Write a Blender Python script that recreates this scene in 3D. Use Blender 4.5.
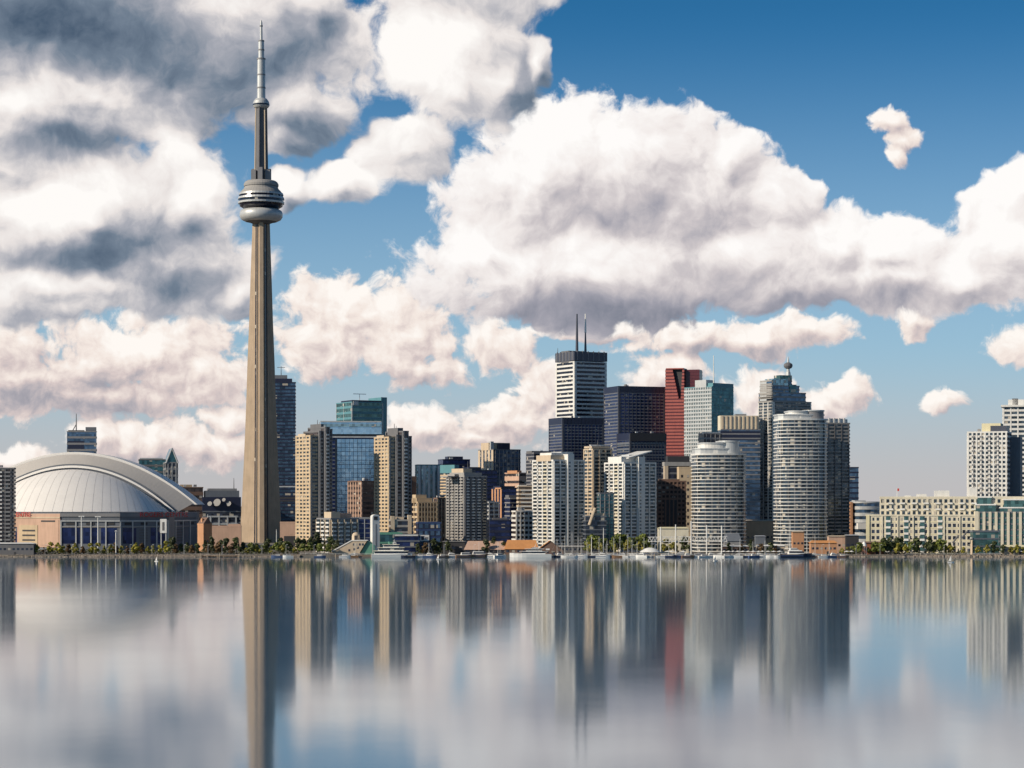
import bpy, math, random
from math import sin, cos, pi, radians, sqrt, atan2
from mathutils import Vector, Matrix

random.seed(7)
S = bpy.context.scene
for o in list(bpy.data.objects):
    bpy.data.objects.remove(o)
COL = S.collection

# ------------------------------------------------------------------ camera, world, sun
F, HOR, CAMH = 2225.0, 505.0, 40.0          # focal length in pixels, horizon row, eye height
cd = bpy.data.cameras.new('camera'); cam = bpy.data.objects.new('camera', cd); COL.objects.link(cam)
cam.location = (0, 0, CAMH); cam.rotation_euler = (pi/2, 0, 0)
cd.sensor_width = 36; cd.lens = F/1024*36; cd.shift_y = (HOR-384)/1024
cd.clip_start = 1; cd.clip_end = 200000
S.camera = cam
S.view_settings.view_transform = 'Standard'; S.view_settings.look = 'None'
S.view_settings.exposure = 0.0; S.view_settings.gamma = 1.0; S.view_settings.use_curve_mapping = False

SUN_EL, SUN_AZ = radians(27), (-0.90, -0.435)   # horizontal direction towards the sun
sd = bpy.data.lights.new('sun', 'SUN'); sd.energy = 5.0; sd.angle = radians(0.5); sd.color = (1.0, 0.87, 0.70)
sun = bpy.data.objects.new('sun', sd); COL.objects.link(sun)
to_sun = Vector((SUN_AZ[0]*cos(SUN_EL), SUN_AZ[1]*cos(SUN_EL), sin(SUN_EL)*Vector(SUN_AZ).length))
sun.rotation_euler = to_sun.to_track_quat('Z', 'Y').to_euler(); sun.location = (-800, -400, 900)

W = bpy.data.worlds.new('World'); S.world = W; W.use_nodes = True
nt = W.node_tree; nt.nodes.clear()


class NB:
    """small helper that writes shader nodes"""
    def __init__(s, tree): s.t = tree
    def n(s, kind, **p):
        x = s.t.nodes.new(kind)
        for k, v in p.items(): setattr(x, k, v)
        return x
    def put(s, sock, v):
        if hasattr(v, 'is_output'): s.t.links.new(v, sock)
        elif v is not None: sock.default_value = v
    def m(s, op, a, b=None, c=None, clamp=False):
        x = s.n('ShaderNodeMath', operation=op, use_clamp=clamp)
        for i, v in enumerate((a, b, c)): s.put(x.inputs[i], v)
        return x.outputs[0]
    def v(s, op, a, b=None, c=None):
        x = s.n('ShaderNodeVectorMath', operation=op)
        for i, v in enumerate((a, b, c)): s.put(x.inputs[i], v)
        return x.outputs['Value'] if op in ('LENGTH', 'DOT_PRODUCT', 'DISTANCE') else x.outputs['Vector']
    def xyz(s, a, b, c):
        x = s.n('ShaderNodeCombineXYZ')
        for i, v in enumerate((a, b, c)): s.put(x.inputs[i], v)
        return x.outputs[0]
    def sep(s, a):
        x = s.n('ShaderNodeSeparateXYZ'); s.put(x.inputs[0], a); return x.outputs
    def rng(s, v, a, b, c=0.0, d=1.0, mode='SMOOTHSTEP'):
        x = s.n('ShaderNodeMapRange', interpolation_type=mode)
        for i, q in enumerate((v, a, b, c, d)): s.put(x.inputs[i], q)
        return x.outputs[0]
    def mix(s, f, a, b, blend='MIX'):
        x = s.n('ShaderNodeMix', data_type='RGBA', blend_type=blend)
        s.put(x.inputs[0], f); s.put(x.inputs[6], a); s.put(x.inputs[7], b)
        return x.outputs[2]
    def noise(s, vec, scale, detail=4, rough=.55, dim='2D'):
        x = s.n('ShaderNodeTexNoise', noise_dimensions=dim)
        s.put(x.inputs['Vector'], vec); x.inputs['Scale'].default_value = scale
        x.inputs['Detail'].default_value = detail; x.inputs['Roughness'].default_value = rough
        return x.outputs
    def puff(s, vec, scale, detail=3.0, rough=.5):
        x = s.n('ShaderNodeTexVoronoi', voronoi_dimensions='2D', feature='F1', normalize=True)
        s.put(x.inputs['Vector'], vec); x.inputs['Scale'].default_value = scale
        x.inputs['Detail'].default_value = detail; x.inputs['Roughness'].default_value = rough
        return x.outputs['Distance']
    def ramp(s, f, stops):
        x = s.n('ShaderNodeValToRGB'); r = x.color_ramp
        while len(r.elements) < len(stops): r.elements.new(0.5)
        for e, (p, c) in zip(r.elements, stops): e.position = p; e.color = (*c, 1)
        s.put(x.inputs[0], f); return x.outputs[0]


def build_sky():
    b = NB(nt)
    d = b.n('ShaderNodeTexCoord').outputs['Generated']
    dx, dy, dz = b.sep(d)
    az = b.m('ARCTAN2', dx, dy)
    hor = b.m('MAXIMUM', b.m('SQRT', b.m('ADD', b.m('MULTIPLY', dx, dx), b.m('MULTIPLY', dy, dy))), 0.02)
    te = b.m('DIVIDE', dz, hor)                                # tangent of the elevation
    # clear air: Nishita, sampled with the elevation stretched so the blue deepens as fast as it does over the lake
    sky = b.n('ShaderNodeTexSky', sky_type='NISHITA', sun_disc=False)
    sky.sun_elevation = SUN_EL; sky.sun_rotation = atan2(SUN_AZ[0], SUN_AZ[1])
    sky.air_density = 1.0; sky.dust_density = 0.6; sky.ozone_density = 2.5
    b.put(sky.inputs['Vector'], b.v('NORMALIZE', b.xyz(dx, dy, b.m('ADD', b.m('MULTIPLY', dz, 2.6), 0.03))))
    hs = b.n('ShaderNodeHueSaturation'); hs.inputs['Saturation'].default_value = 1.25
    b.put(hs.inputs['Color'], sky.outputs[0])
    clear = b.v('MULTIPLY', hs.outputs[0], (0.074, 0.150, 0.152))
    # deeper at height, pinkish haze at the horizon
    clear = b.v('SCALE', clear); b.put(clear.node.inputs['Scale'], b.rng(te, 0.06, 0.5, 1.0, 0.52))
    clear = b.mix(b.rng(te, 0.01, 0.23, 0.88, 0.0), clear, (0.40, 0.53, 0.60, 1))
    clear = b.mix(b.rng(te, 0.0, 0.075, 0.85, 0.0), clear, (0.54, 0.49, 0.49, 1))
    # sky coordinates in units of 1/2225 rad: x to the right, y downwards, origin chosen once for all
    P0 = b.xyz(b.m('MULTIPLY_ADD', az, F, 512.0), b.m('MULTIPLY_ADD', b.m('MAXIMUM', b.m('MINIMUM', te, 2.5), -.02), -F, HOR), 0.0)
    wn = b.noise(P0, 1/75., 3, .55)['Color']
    warp = b.v('SUBTRACT', wn, (.5, .5, .5))
    gen = b.noise(d, 2.6, 5, .55, '3D')['Fac']
    out_mask = b.m('MAXIMUM', b.rng(b.m('ABSOLUTE', az), 0.27, 0.36), b.rng(te, 0.235, 0.32))

    def layer(below, blobs, dark, bright, nscale, warp_amp, amp, soft, delta, gain, bias, stops, off, extra=None):
        P = b.v('ADD', P0, b.v('MULTIPLY', warp, (warp_amp, warp_amp*.8, 0)))
        def height(Q):
            cur = None
            for (cx, cy, rx, ry) in blobs:
                L = b.v('LENGTH', b.v('MULTIPLY_ADD', Q, (1/rx, 1/ry, 0), (-cx/rx, -cy/ry, 0)))
                cur = L if cur is None else b.m('SMOOTH_MIN', cur, L, .18)
            Qo = b.v('ADD', Q, (off, off*.7, 0))
            pf = b.puff(Qo, nscale, 2.0, .5)
            fb = b.noise(Qo, nscale*.8, 8, .60)['Fac']
            t = b.m('ADD', b.m('MULTIPLY_ADD', pf, -.75, .34), b.m('MULTIPLY_ADD', fb, 1.9, -.95))
            h = b.m('MULTIPLY_ADD', t, amp, b.m('SUBTRACT', 1.0, cur))
            if extra is not None:
                e = b.m('SUBTRACT', b.m('MULTIPLY_ADD', t, .3, b.m('MULTIPLY_ADD', extra, 5.0, -2.95)), b.rng(te, .08, .5, 1.0, 0.0))
                h = b.m('ADD', b.m('MULTIPLY', e, out_mask), b.m('MULTIPLY', h, b.m('SUBTRACT', 1.0, out_mask)))
            return h
        h1 = height(P)
        h2 = height(b.v('ADD', P, (*delta, 0)))
        a = b.rng(h1, 0.0, soft)
        dif = b.m('MULTIPLY', b.m('SUBTRACT', h1, h2), gain)
        s = b.m('ADD', dif, bias)
        for sgn, lst in ((-1, dark), (1, bright)):
            for (cx, cy, rx, ry, k) in lst:
                L = b.v('LENGTH', b.v('MULTIPLY_ADD', P, (1/rx, 1/ry, 0), (-cx/rx, -cy/ry, 0)))
                s = b.m('MULTIPLY_ADD', b.rng(L, 1.0, 0.0), sgn*k, s)
        if extra is not None: s = b.m('MULTIPLY_ADD', out_mask, -.42, s)     # unseen clouds overhead and behind, darkened to weaken the fill light
        c = b.ramp(b.m('MAXIMUM', b.m('MINIMUM', s, 1.0), 0.0), stops)
        return b.mix(a, below, c)

    warm = [(0, (.25, .26, .32)), (.3, (.42, .40, .44)), (.55, (.68, .58, .565)), (.78, (.90, .80, .74)), (1, (1.0, .95, .90))]
    cool = [(0, (.19, .21, .27)), (.3, (.36, .355, .41)), (.55, (.61, .565, .58)), (.78, (.88, .825, .805)), (1, (1.0, .975, .955))]
    dusk = [(0, (.07, .11, .17)), (.25, (.17, .22, .29)), (.5, (.41, .42, .47)), (.75, (.82, .77, .75)), (1, (1.0, .97, .94))]

    c = layer(clear,
        [(350, 318, 72, 50), (405, 335, 66, 46), (325, 345, 45, 42), (420, 372, 50, 22), (500, 346, 44, 24), (600, 330, 60, 12),
         (150, 352, 112, 40), (205, 375, 70, 40), (90, 375, 60, 36), (0, 352, 50, 40), (20, 388, 65, 34), (100, 398, 130, 24),
         (150, 440, 80, 26), (205, 450, 44, 24), (20, 458, 50, 15), (105, 436, 40, 22), (225, 420, 30, 14),
         (430, 428, 55, 20), (500, 422, 62, 24), (545, 388, 36, 30), (470, 438, 75, 14), (395, 436, 40, 12),
         (665, 376, 42, 28), (690, 366, 30, 20), (762, 392, 34, 30), (842, 396, 30, 22), (815, 410, 36, 16),
         (700, 338, 95, 20), (760, 340, 60, 22), (805, 332, 45, 18), (910, 320, 22, 26), (886, 127, 20, 14), (901, 146, 21, 14), (890, 160, 13, 13), (935, 403, 23, 15), (1018, 350, 34, 20)],
        [(100, 400, 150, 28, .35), (350, 385, 80, 30, .25), (20, 400, 60, 25, .25), (150, 462, 120, 18, .25), (480, 440, 120, 12, .2), (740, 352, 110, 16, .2), (90, 372, 160, 30, .12), (430, 385, 60, 24, .15), (665, 395, 50, 20, .12)],
        [(140, 345, 60, 30, .2), (360, 300, 70, 30, .2)],
        1/26., 36, 0.85, .36, (-6, -9), .48, .745, warm, 300)
    c = layer(c,
        [(560, 165, 75, 78), (640, 175, 95, 78), (520, 205, 85, 72), (482, 248, 50, 44), (700, 200, 85, 80), (730, 160, 32, 40),
         (600, 270, 190, 62), (755, 262, 130, 56), (830, 248, 75, 42), (885, 258, 80, 38), (900, 280, 90, 36), 
         (995, 255, 62, 62), (1015, 200, 42, 38), (955, 285, 80, 40), (1090, 240, 90, 80), (778, 200, 42, 36)],
        [(650, 318, 270, 34, .52), (560, 300, 170, 30, .22), (720, 255, 110, 60, .28), (600, 215, 120, 45, .30), (860, 300, 160, 24, .3), (690, 185, 90, 60, .22), (500, 200, 40, 40, .12)],
        [(560, 130, 120, 60, .25), (735, 250, 50, 26, .30), (490, 255, 60, 50, .22), (590, 255, 60, 26, .12), (880, 235, 90, 40, .15), (1005, 220, 50, 60, .25)],
        1/44., 40, .50, .17, (-8, -12), .70, .785, cool, 0)
    c = layer(c,
        [(60, 20, 250, 120), (235, 50, 150, 84), (296, 115, 64, 42), (100, 100, 160, 60), (315, 12, 42, 46), (288, 138, 40, 26),
         (90, 225, 165, 92), (188, 205, 38, 55), (165, 270, 115, 60), (50, 290, 110, 44), (236, 292, 30, 28), (0, 170, 90, 60),
         (462, 45, 84, 84), (402, 150, 58, 38), (345, 184, 50, 27), (500, 78, 46, 58), (470, -25, 110, 60), (288, 190, 22, 20), (540, 58, 20, 30)],
        [(50, 25, 180, 80, .72), (200, 70, 140, 75, .48), (300, 40, 80, 60, .36), (300, 130, 110, 45, .34), (60, 152, 130, 30, .5), (150, 250, 120, 50, .46),
         (60, 268, 120, 22, .34), (190, 290, 100, 30, .22), (530, 90, 45, 70, .30), (215, 140, 60, 30, .2), (100, 105, 60, 25, .12)],
        [(55, 215, 80, 40, .5), (180, 150, 45, 28, .40), (205, 195, 30, 40, .35), (430, 60, 80, 80, .34), (370, 180, 80, 40, .25), (20, 112, 50, 18, .30), (125, 108, 60, 22, .22),
         (115, 190, 40, 25, .2), (70, 310, 60, 14, .2)],
        1/50., 44, .46, .24, (-9, -14), .66, .735, dusk, 900, gen)
    bg = b.n('ShaderNodeBackground'); b.put(bg.inputs['Color'], c); bg.inputs['Strength'].default_value = 1.0
    out = b.n('ShaderNodeOutputWorld'); nt.links.new(bg.outputs[0], out.inputs['Surface'])
    W.cycles.sampling_method = 'MANUAL'; W.cycles.sample_map_resolution = 512


build_sky()

# ------------------------------------------------------------------ helpers
def X(px, Y): return (px-512)/F*Y
def Z(py, Y): return CAMH+(HOR-py)/F*Y
def at(px, py, Y): return Vector((X(px, Y), Y, Z(py, Y)))
GZ = 1.6                                             # level of the land above the water


class MB:
    def __init__(s): s.v, s.f = [], []
    def add(s, vs, fs):
        k = len(s.v); s.v += [tuple(p) for p in vs]; s.f += [tuple(i+k for i in f) for f in fs]; return s
    def box(s, x0, x1, y0, y1, z0, z1):
        return s.add([(x0, y0, z0), (x1, y0, z0), (x1, y1, z0), (x0, y1, z0), (x0, y0, z1), (x1, y0, z1), (x1, y1, z1), (x0, y1, z1)],
                     [(3, 2, 1, 0), (4, 5, 6, 7), (0, 1, 5, 4), (1, 2, 6, 5), (2, 3, 7, 6), (3, 0, 4, 7)])
    def prism(s, poly, z0, z1, top=None):
        n = len(poly); t = top or poly
        return s.add([(p[0], p[1], z0) for p in poly]+[(p[0], p[1], z1) for p in t],
                     [tuple(range(n-1, -1, -1)), tuple(range(n, 2*n))]+[(i, (i+1) % n, n+(i+1) % n, n+i) for i in range(n)])
    def lathe(s, prof, n=24, cx=0, cy=0):
        vs, fs = [], []
        for r, z in prof:
            for i in range(n):
                a = 2*pi*i/n; vs.append((cx+r*cos(a), cy+r*sin(a), z))
        for j in range(len(prof)-1):
            for i in range(n):
                fs.append((j*n+i, j*n+(i+1) % n, (j+1)*n+(i+1) % n, (j+1)*n+i))
        fs.append(tuple(range(n-1, -1, -1))); k = (len(prof)-1)*n; fs.append(tuple(range(k, k+n)))
        return s.add(vs, fs)
    def tube(s, p, q, r, r2=None, n=6):
        p, q = Vector(p), Vector(q); d = (q-p).normalized(); r2 = r if r2 is None else r2
        u = d.orthogonal().normalized(); w = d.cross(u); vs = []
        for c, rr in ((p, r), (q, r2)):
            for i in range(n):
                a = 2*pi*i/n; vs.append(c+(u*cos(a)+w*sin(a))*rr)
        return s.add(vs, [(i, (i+1) % n, n+(i+1) % n, n+i) for i in range(n)]+[tuple(range(n-1, -1, -1)), tuple(range(n, 2*n))])
    def loft(s, rings):
        n = len(rings[0]); vs = [p for r in rings for p in r]; fs = []
        for j in range(len(rings)-1):
            for i in range(n):
                fs.append((j*n+i, j*n+(i+1) % n, (j+1)*n+(i+1) % n, (j+1)*n+i))
        fs.append(tuple(range(n-1, -1, -1))); k = (len(rings)-1)*n; fs.append(tuple(range(k, k+n)))
        return s.add(vs, fs)
    def mesh(s, name, mat, smooth=False):
        m = bpy.data.meshes.new(name); m.from_pydata(s.v, [], s.f); m.materials.append(mat)
        if smooth: m.shade_smooth()
        m.update(); return m
    def build(s, name, mat, parent=None, loc=(0, 0, 0), smooth=False):
        return put(name, s.mesh(name, mat, smooth), parent, loc)


def put(name, mesh, parent=None, loc=(0, 0, 0), rz=0.0):
    o = bpy.data.objects.new(name, mesh); COL.objects.link(o); o.location = loc; o.rotation_euler = (0, 0, rz)
    if parent: o.parent = parent
    return o
def empty(name, loc, rz=0.0):
    o = bpy.data.objects.new(name, None); COL.objects.link(o); o.location = loc; o.rotation_euler = (0, 0, rz); o.empty_display_size = 3
    return o
def tag(o, label, cat, group=None):
    o['label'] = label; o['category'] = cat
    if group: o['group'] = group
    return o
def struct(o): o['kind'] = 'structure'; return o
def copy_thing(root, loc, rz, sc=1.0):
    r = root.copy(); COL.objects.link(r); r.location = loc; r.rotation_euler = (0, 0, rz); r.scale = (sc, sc, sc)
    for ch in list(root.children):
        c = ch.copy(); COL.objects.link(c); c.parent = r
        for g in ch.children:
            k = g.copy(); COL.objects.link(k); k.parent = c
    return r

# ------------------------------------------------------------------ materials
def new_mat(name):
    m = bpy.data.materials.new(name); m.use_nodes = True
    return m, NB(m.node_tree), m.node_tree.nodes['Principled BSDF']
def mat(name, col, rough=.8, metal=0., var=.2, sc=.09, streak=True):
    """masonry, metal or paint with worn, uneven tone"""
    m, b, p = new_mat(name)
    g = b.n('ShaderNodeNewGeometry').outputs['Position']
    n1 = b.noise(g, sc, 4, .6, '3D')['Fac']
    n2 = b.noise(b.v('MULTIPLY', g, (1, 1, .12)), .55, 3, .6, '3D')['Fac'] if streak else n1
    f = b.m('ADD', b.m('MULTIPLY_ADD', n1, 2*var, 1-var), b.m('MULTIPLY_ADD', n2, 2*var, -var))
    c = b.v('SCALE', (col[0], col[1], col[2])); b.put(c.node.inputs['Scale'], f)
    b.put(p.inputs['Base Color'], c); p.inputs['Roughness'].default_value = rough; p.inputs['Metallic'].default_value = metal
    return m
def glass(name, col, metal=.45, rough=.1, var=.55, cell=(3.0, 3.0, 3.4), blinds=.12, blind=(.42, .38, .32)):
    """window glass: tinted, mirror-like, every pane a little different, some with pale blinds"""
    m, b, p = new_mat(name)
    g = b.n('ShaderNodeNewGeometry').outputs['Position']
    q = b.v('FLOOR', b.v('DIVIDE', g, cell))
    w = b.n('ShaderNodeTexWhiteNoise', noise_dimensions='3D'); b.put(w.inputs['Vector'], q)
    r, r2, r3 = b.sep(w.outputs['Color'])
    c = b.v('SCALE', (col[0], col[1], col[2])); b.put(c.node.inputs['Scale'], b.m('MULTIPLY_ADD', r, 2*var, 1-var))
    isb = b.m('LESS_THAN', r2, blinds)
    c = b.mix(isb, c, (*blind, 1))
    b.put(p.inputs['Base Color'], c)
    b.put(p.inputs['Metallic'], b.m('MULTIPLY', b.m('SUBTRACT', 1.0, isb), metal))
    b.put(p.inputs['Roughness'], b.m('MULTIPLY_ADD', r3, .12, rough))
    p.inputs['IOR'].default_value = 1.5
    bp = b.n('ShaderNodeBump'); bp.inputs['Strength'].default_value = .25; bp.inputs['Distance'].default_value = .15
    b.put(bp.inputs['Height'], b.noise(g, .25, 2, .5, '3D')['Fac']); b.put(p.inputs['Normal'], bp.outputs[0])
    return m

M = dict(
    concrete=mat('tower_concrete', (.41, .315, .225), .85, var=.24), grey=mat('grey_concrete', (.30, .29, .28), .85), dgrey=mat('dark_concrete', (.13, .13, .14), .8),
    tan=mat('tan_concrete', (.50, .385, .255), .85), beige=mat('beige_stone', (.52, .42, .31), .85), white=mat('white_paint', (.67, .66, .63), .6),
    cream=mat('cream_render', (.64, .585, .46), .8), yellow=mat('yellow_render', (.64, .58, .38), .8), pink=mat('pink_concrete', (.50, .33, .245), .85),
    brick=mat('red_brick', (.30, .12, .07), .9), obrick=mat('orange_brick', (.46, .24, .13), .9), brown=mat('brown_brick', (.17, .105, .08), .9),
    redg=mat('red_granite', (.37, .105, .085), .35), redd=mat('shaded_granite_and_window', (.10, .022, .03), .3), steel=mat('black_steel', (.075, .08, .105), .4, .2),
    lsteel=mat('pale_steel', (.50, .51, .51), .4, .2), mid=mat('mid_grey_panel', (.22, .22, .23), .6), roof=mat('roof_gravel', (.24, .22, .21), .9, streak=False),
    wmetal=mat('white_metal', (.74, .73, .70), .4), green=mat('green_copper', (.10, .27, .20), .6), teal=mat('teal_panel', (.10, .25, .29), .45),
    blue=mat('blue_panel', (.035, .06, .15), .4), navy=mat('navy_panel', (.018, .022, .05), .4), orange=mat('orange_roof', (.55, .25, .09), .8),
    dome=mat('roof_membrane', (.86, .82, .77), .5, var=.07), domed=mat('grey_roof_membrane', (.46, .43, .40), .6, var=.08), red=mat('red_sign', (.5, .035, .03), .5),
    dark=mat('dark_recess', (.035, .035, .04), .7), stone=mat('shore_stone', (.34, .28, .225), .9, streak=False, var=.3, sc=.6), hull=mat('boat_hull', (.78, .77, .74), .35, var=.04),
    wood=mat('boat_wood', (.22, .12, .06), .6), bark=mat('bark', (.09, .06, .045), .9), canvas=mat('boat_canvas', (.05, .09, .2), .8),
    bluegrey=mat('blue_grey_panel', (.13, .145, .17), .6), bsteel=mat('bronze_black_steel', (.15, .155, .175), .4, .15))
G = dict(
    dark=glass('dark_glass', (.035, .045, .07), .35, .1), navy=glass('navy_glass', (.02, .034, .11), .5, .14, .45, blinds=.02), black=glass('black_glass', (.02, .02, .035), .35, .1, blinds=.05),
    blue=glass('blue_glass', (.36, .54, .70), .75, .07, .14, blinds=.0), teal=glass('teal_glass', (.045, .125, .15), .55, .1, .4, blinds=.04), pale=glass('pale_glass', (.24, .36, .42), .6, .1, .4, blinds=.1),
    condo=glass('condo_glass', (.05, .072, .095), .45, .09, .6, blinds=.14), smoke=glass('smoked_glass', (.06, .045, .045), .3, .12, .6, blinds=.1),
    steel=glass('steel_blue_glass', (.075, .13, .21), .55, .1, .45, blinds=.05), green=glass('green_glass', (.07, .15, .15), .5, .1, .45, blinds=.08))

# ------------------------------------------------------------------ water, land
def water():
    m, b, p = new_mat('lake_water')
    p.inputs['Base Color'].default_value = (.05, .115, .18, 1); p.inputs['Roughness'].default_value = .10; p.inputs['IOR'].default_value = 1.40
    g = b.n('ShaderNodeNewGeometry').outputs['Position']
    bp = b.n('ShaderNodeBump'); bp.inputs['Strength'].default_value = 1.0; bp.inputs['Distance'].default_value = 1.0
    h = b.m('ADD', b.m('MULTIPLY', b.noise(b.v('MULTIPLY', g, (.03, .012, 1)), 1.0, 2, .5, '3D')['Fac'], .03),
            b.m('MULTIPLY', b.noise(b.v('MULTIPLY', g, (.3, .14, 1)), 1.0, 2, .5, '3D')['Fac'], .004))
    b.put(bp.inputs['Height'], h); b.put(p.inputs['Normal'], bp.outputs[0])
    b.put(p.inputs['Roughness'], b.m('MULTIPLY_ADD', b.noise(b.v('MULTIPLY', g, (.004, .02, 1)), 1.0, 3, .6, '3D')['Fac'], .035, .056))
    o = MB().add([(-60000, -8000, 0), (60000, -8000, 0), (60000, 90000, 0), (-60000, 90000, 0)], [(0, 1, 2, 3)]).build('water', m); struct(o)
water()
SH = 1711.0
land = MB()
pts = [(-2600, SH+8), (-450, SH+6)]
random.seed(3)
for px in range(-20, 1060, 14):
    jut = 5 if (px//70) % 3 else 0
    pts.append((X(px, SH), SH+jut+random.uniform(0, 1.5)))
pts += [(2600, SH+6), (26000, 3000), (26000, 60000), (-26000, 60000), (-26000, 3000)]
land.prism(pts, -1.5, GZ)
struct(land.build('ground', mat('ground', (.16, .145, .125), .9, streak=False, var=.3, sc=.05)))
road = MB().box(-700, 700, 1752, 1764, GZ+.004, GZ+.008).build('road', mat('asphalt', (.05, .05, .052), .85, streak=False)); struct(road)
for i, yy in enumerate((1750.6, 1764.2)):
    struct(MB().box(-700, 700, yy, yy+1.2, GZ+.002, GZ+.14).build('pavement', M['grey']))
marks = MB()
for i in range(-110, 110): marks.box(i*6-1.5, i*6+1.5, 1757.8, 1758.1, GZ+.012, GZ+.016)
struct(marks.build('road_marking', M['white']))

# ------------------------------------------------------------------ building kit
def offset(poly, d):
    n = len(poly); out = []
    for i in range(n):
        p0, p1, p2 = Vector(poly[i-1]), Vector(poly[i]), Vector(poly[(i+1) % n])
        e1, e2 = (p1-p0).normalized(), (p2-p1).normalized()
        n1, n2 = Vector((e1.y, -e1.x)), Vector((e2.y, -e2.x))
        k = (n1+n2); k = k/max(.3, k.length_squared)*2
        out.append((p1.x+k.x*d, p1.y+k.y*d))
    return out
def rect(w, d, cx=0, cy=0): return [(cx-w/2, cy-d/2), (cx+w/2, cy-d/2), (cx+w/2, cy+d/2), (cx-w/2, cy+d/2)]
def rounded(w, d, bulge, n=10, cx=0, cy=0):
    """rectangle whose front swells outwards in a curve"""
    p = []
    for i in range(n+1):
        t = i/n; x = -w/2+w*t; p.append((cx+x, cy-d/2-bulge*sqrt(max(0, 1-(2*t-1)**2))))
    return p+[(cx+w/2, cy+d/2), (cx-w/2, cy+d/2)]

def frame(px0, pxc, px1, Y, a):
    """width, depth and centre of a block whose corner stands at column pxc, depth Y, turned by a"""
    a = radians(a); xc = X(pxc, Y); t0, t1 = (px0-512)/F, (px1-512)/F
    w = (t1*Y-xc)/(cos(a)-t1*sin(a))
    d = (xc-t0*Y)/(sin(a)+t0*cos(a)) if pxc > px0+.1 else 26.0
    if d < 8 or d > 75: print('depth', px0, pxc, px1, Y, round(d, 1))
    d = min(75, max(8, d))
    c = Vector((xc, Y))+Vector((cos(a), sin(a)))*w/2+Vector((-sin(a), cos(a)))*d/2
    return w, d, c, a

def stack(root, poly, z0, z1, n, gl, wall, frac=.45, proud=.35, band='window_band', slab='spandrel', pitch=None, top=True):
    sh = (z1-z0)/n
    gm = MB().prism(poly, 0, sh).mesh(band, gl); sm = MB().prism(offset(poly, proud), 0, sh*frac).mesh(slab, wall) if frac else None
    for i in range(n):
        put(band, gm, root, (0, 0, z0+i*sh))
        if sm: put(slab, sm, root, (0, 0, z0+i*sh-.02))
    if top: MB().prism(offset(poly, proud+.05), 0, 1.3).build('roof', wall, root, (0, 0, z1-.1))
    return sh

def piers(root, poly, z0, z1, edges, wall, w=1.0, proud=.5, name='pier', inset=True):
    """edges: {edge index: how many piers along it}"""
    for e, n in edges.items():
        p, q = Vector(poly[e]), Vector(poly[(e+1) % len(poly)]); d = (q-p); L = d.length; d.normalize(); nn = Vector((d.y, -d.x))
        me = MB().box(-w/2, w/2, -proud, .3, 0, z1-z0).mesh(name, wall)
        for i in range(n):
            t = (i+.5)/n if inset else (w/2/L+(1-w/L)*i/max(1, n-1))
            c = p+d*L*t
            put(name, me, root, (c.x, c.y, z0), atan2(d.y, d.x))

def balconies(root, poly, z0, sh, n, e, t0, t1, wall, out=1.3, railh=1.0, skip=0):
    p, q = Vector(poly[e]), Vector(poly[(e+1) % len(poly)]); d = (q-p); L = d.length; d.normalize()
    w = L*(t1-t0); m = MB().box(-w/2, w/2, -out, .2, 0, .3).box(-w/2, w/2, -out, -out+.12, .3, .3+railh)
    m.box(-w/2, -w/2+.25, -out, .2, .3, .3+railh).box(w/2-.25, w/2, -out, .2, .3, .3+railh)
    me = m.mesh('balcony', wall); c = p+d*L*(t0+t1)/2
    for i in range(skip, n):
        put('balcony', me, root, (c.x, c.y, z0+i*sh), atan2(d.y, d.x))

def windows(root, poly, z0, sh, n, e, cols, gl, wf=.5, hf=.5, cap=100):
    """single windows on one face; past the hundred that show largest the rest go into one part"""
    p, q = Vector(poly[e]), Vector(poly[(e+1) % len(poly)]); d = (q-p); L = d.length; d.normalize(); cw = L/cols
    fr = MB().box(-cw*wf/2, cw*wf/2, -.06, .1, 0, sh*hf).mesh('window', gl); rest = MB(); k = 0; ang = atan2(d.y, d.x)
    for i in range(n):
        for j in range(cols):
            c = p+d*cw*(j+.5); z = z0+i*sh+sh*(1-hf)/2
            if k < cap: put('window', fr, root, (c.x, c.y, z), ang)
            else:
                R = Matrix.Rotation(ang, 3, 'Z')
                vs = [R @ Vector(v.co)+Vector((c.x, c.y, z)) for v in fr.vertices]
                rest.add(vs, [tuple(f.vertices) for f in fr.polygons])
            k += 1
    if rest.v:
        o = rest.build('window', gl, root); o['kind'] = 'stuff'
    return k

def units(root, w, d, z, k=3, seed=1):
    r = random.Random(seed)
    for i in range(k):
        a, c, h = r.uniform(2, 5), r.uniform(2, 4), r.uniform(1.5, 3)
        x, y = r.uniform(-w*.38, w*.38), r.uniform(-d*.38, d*.2)
        MB().box(x-a/2, x+a/2, y-c/2, y+c/2, z+.3, z+h).build('rooftop_unit', M['mid'] if i % 2 else M['lsteel'], root)

def block(root, x0, x1, y0, y1, z0, z1, name, m): return MB().box(x0, x1, y0, y1, z0, z1).build(name, m, root)
def mast(root, x, y, z0, z1, r=.5, m=None, name='antenna'): return MB().tube((x, y, z0), (x, y, z1), r, r*.5).build(name, m or M['wmetal'], root)

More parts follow.
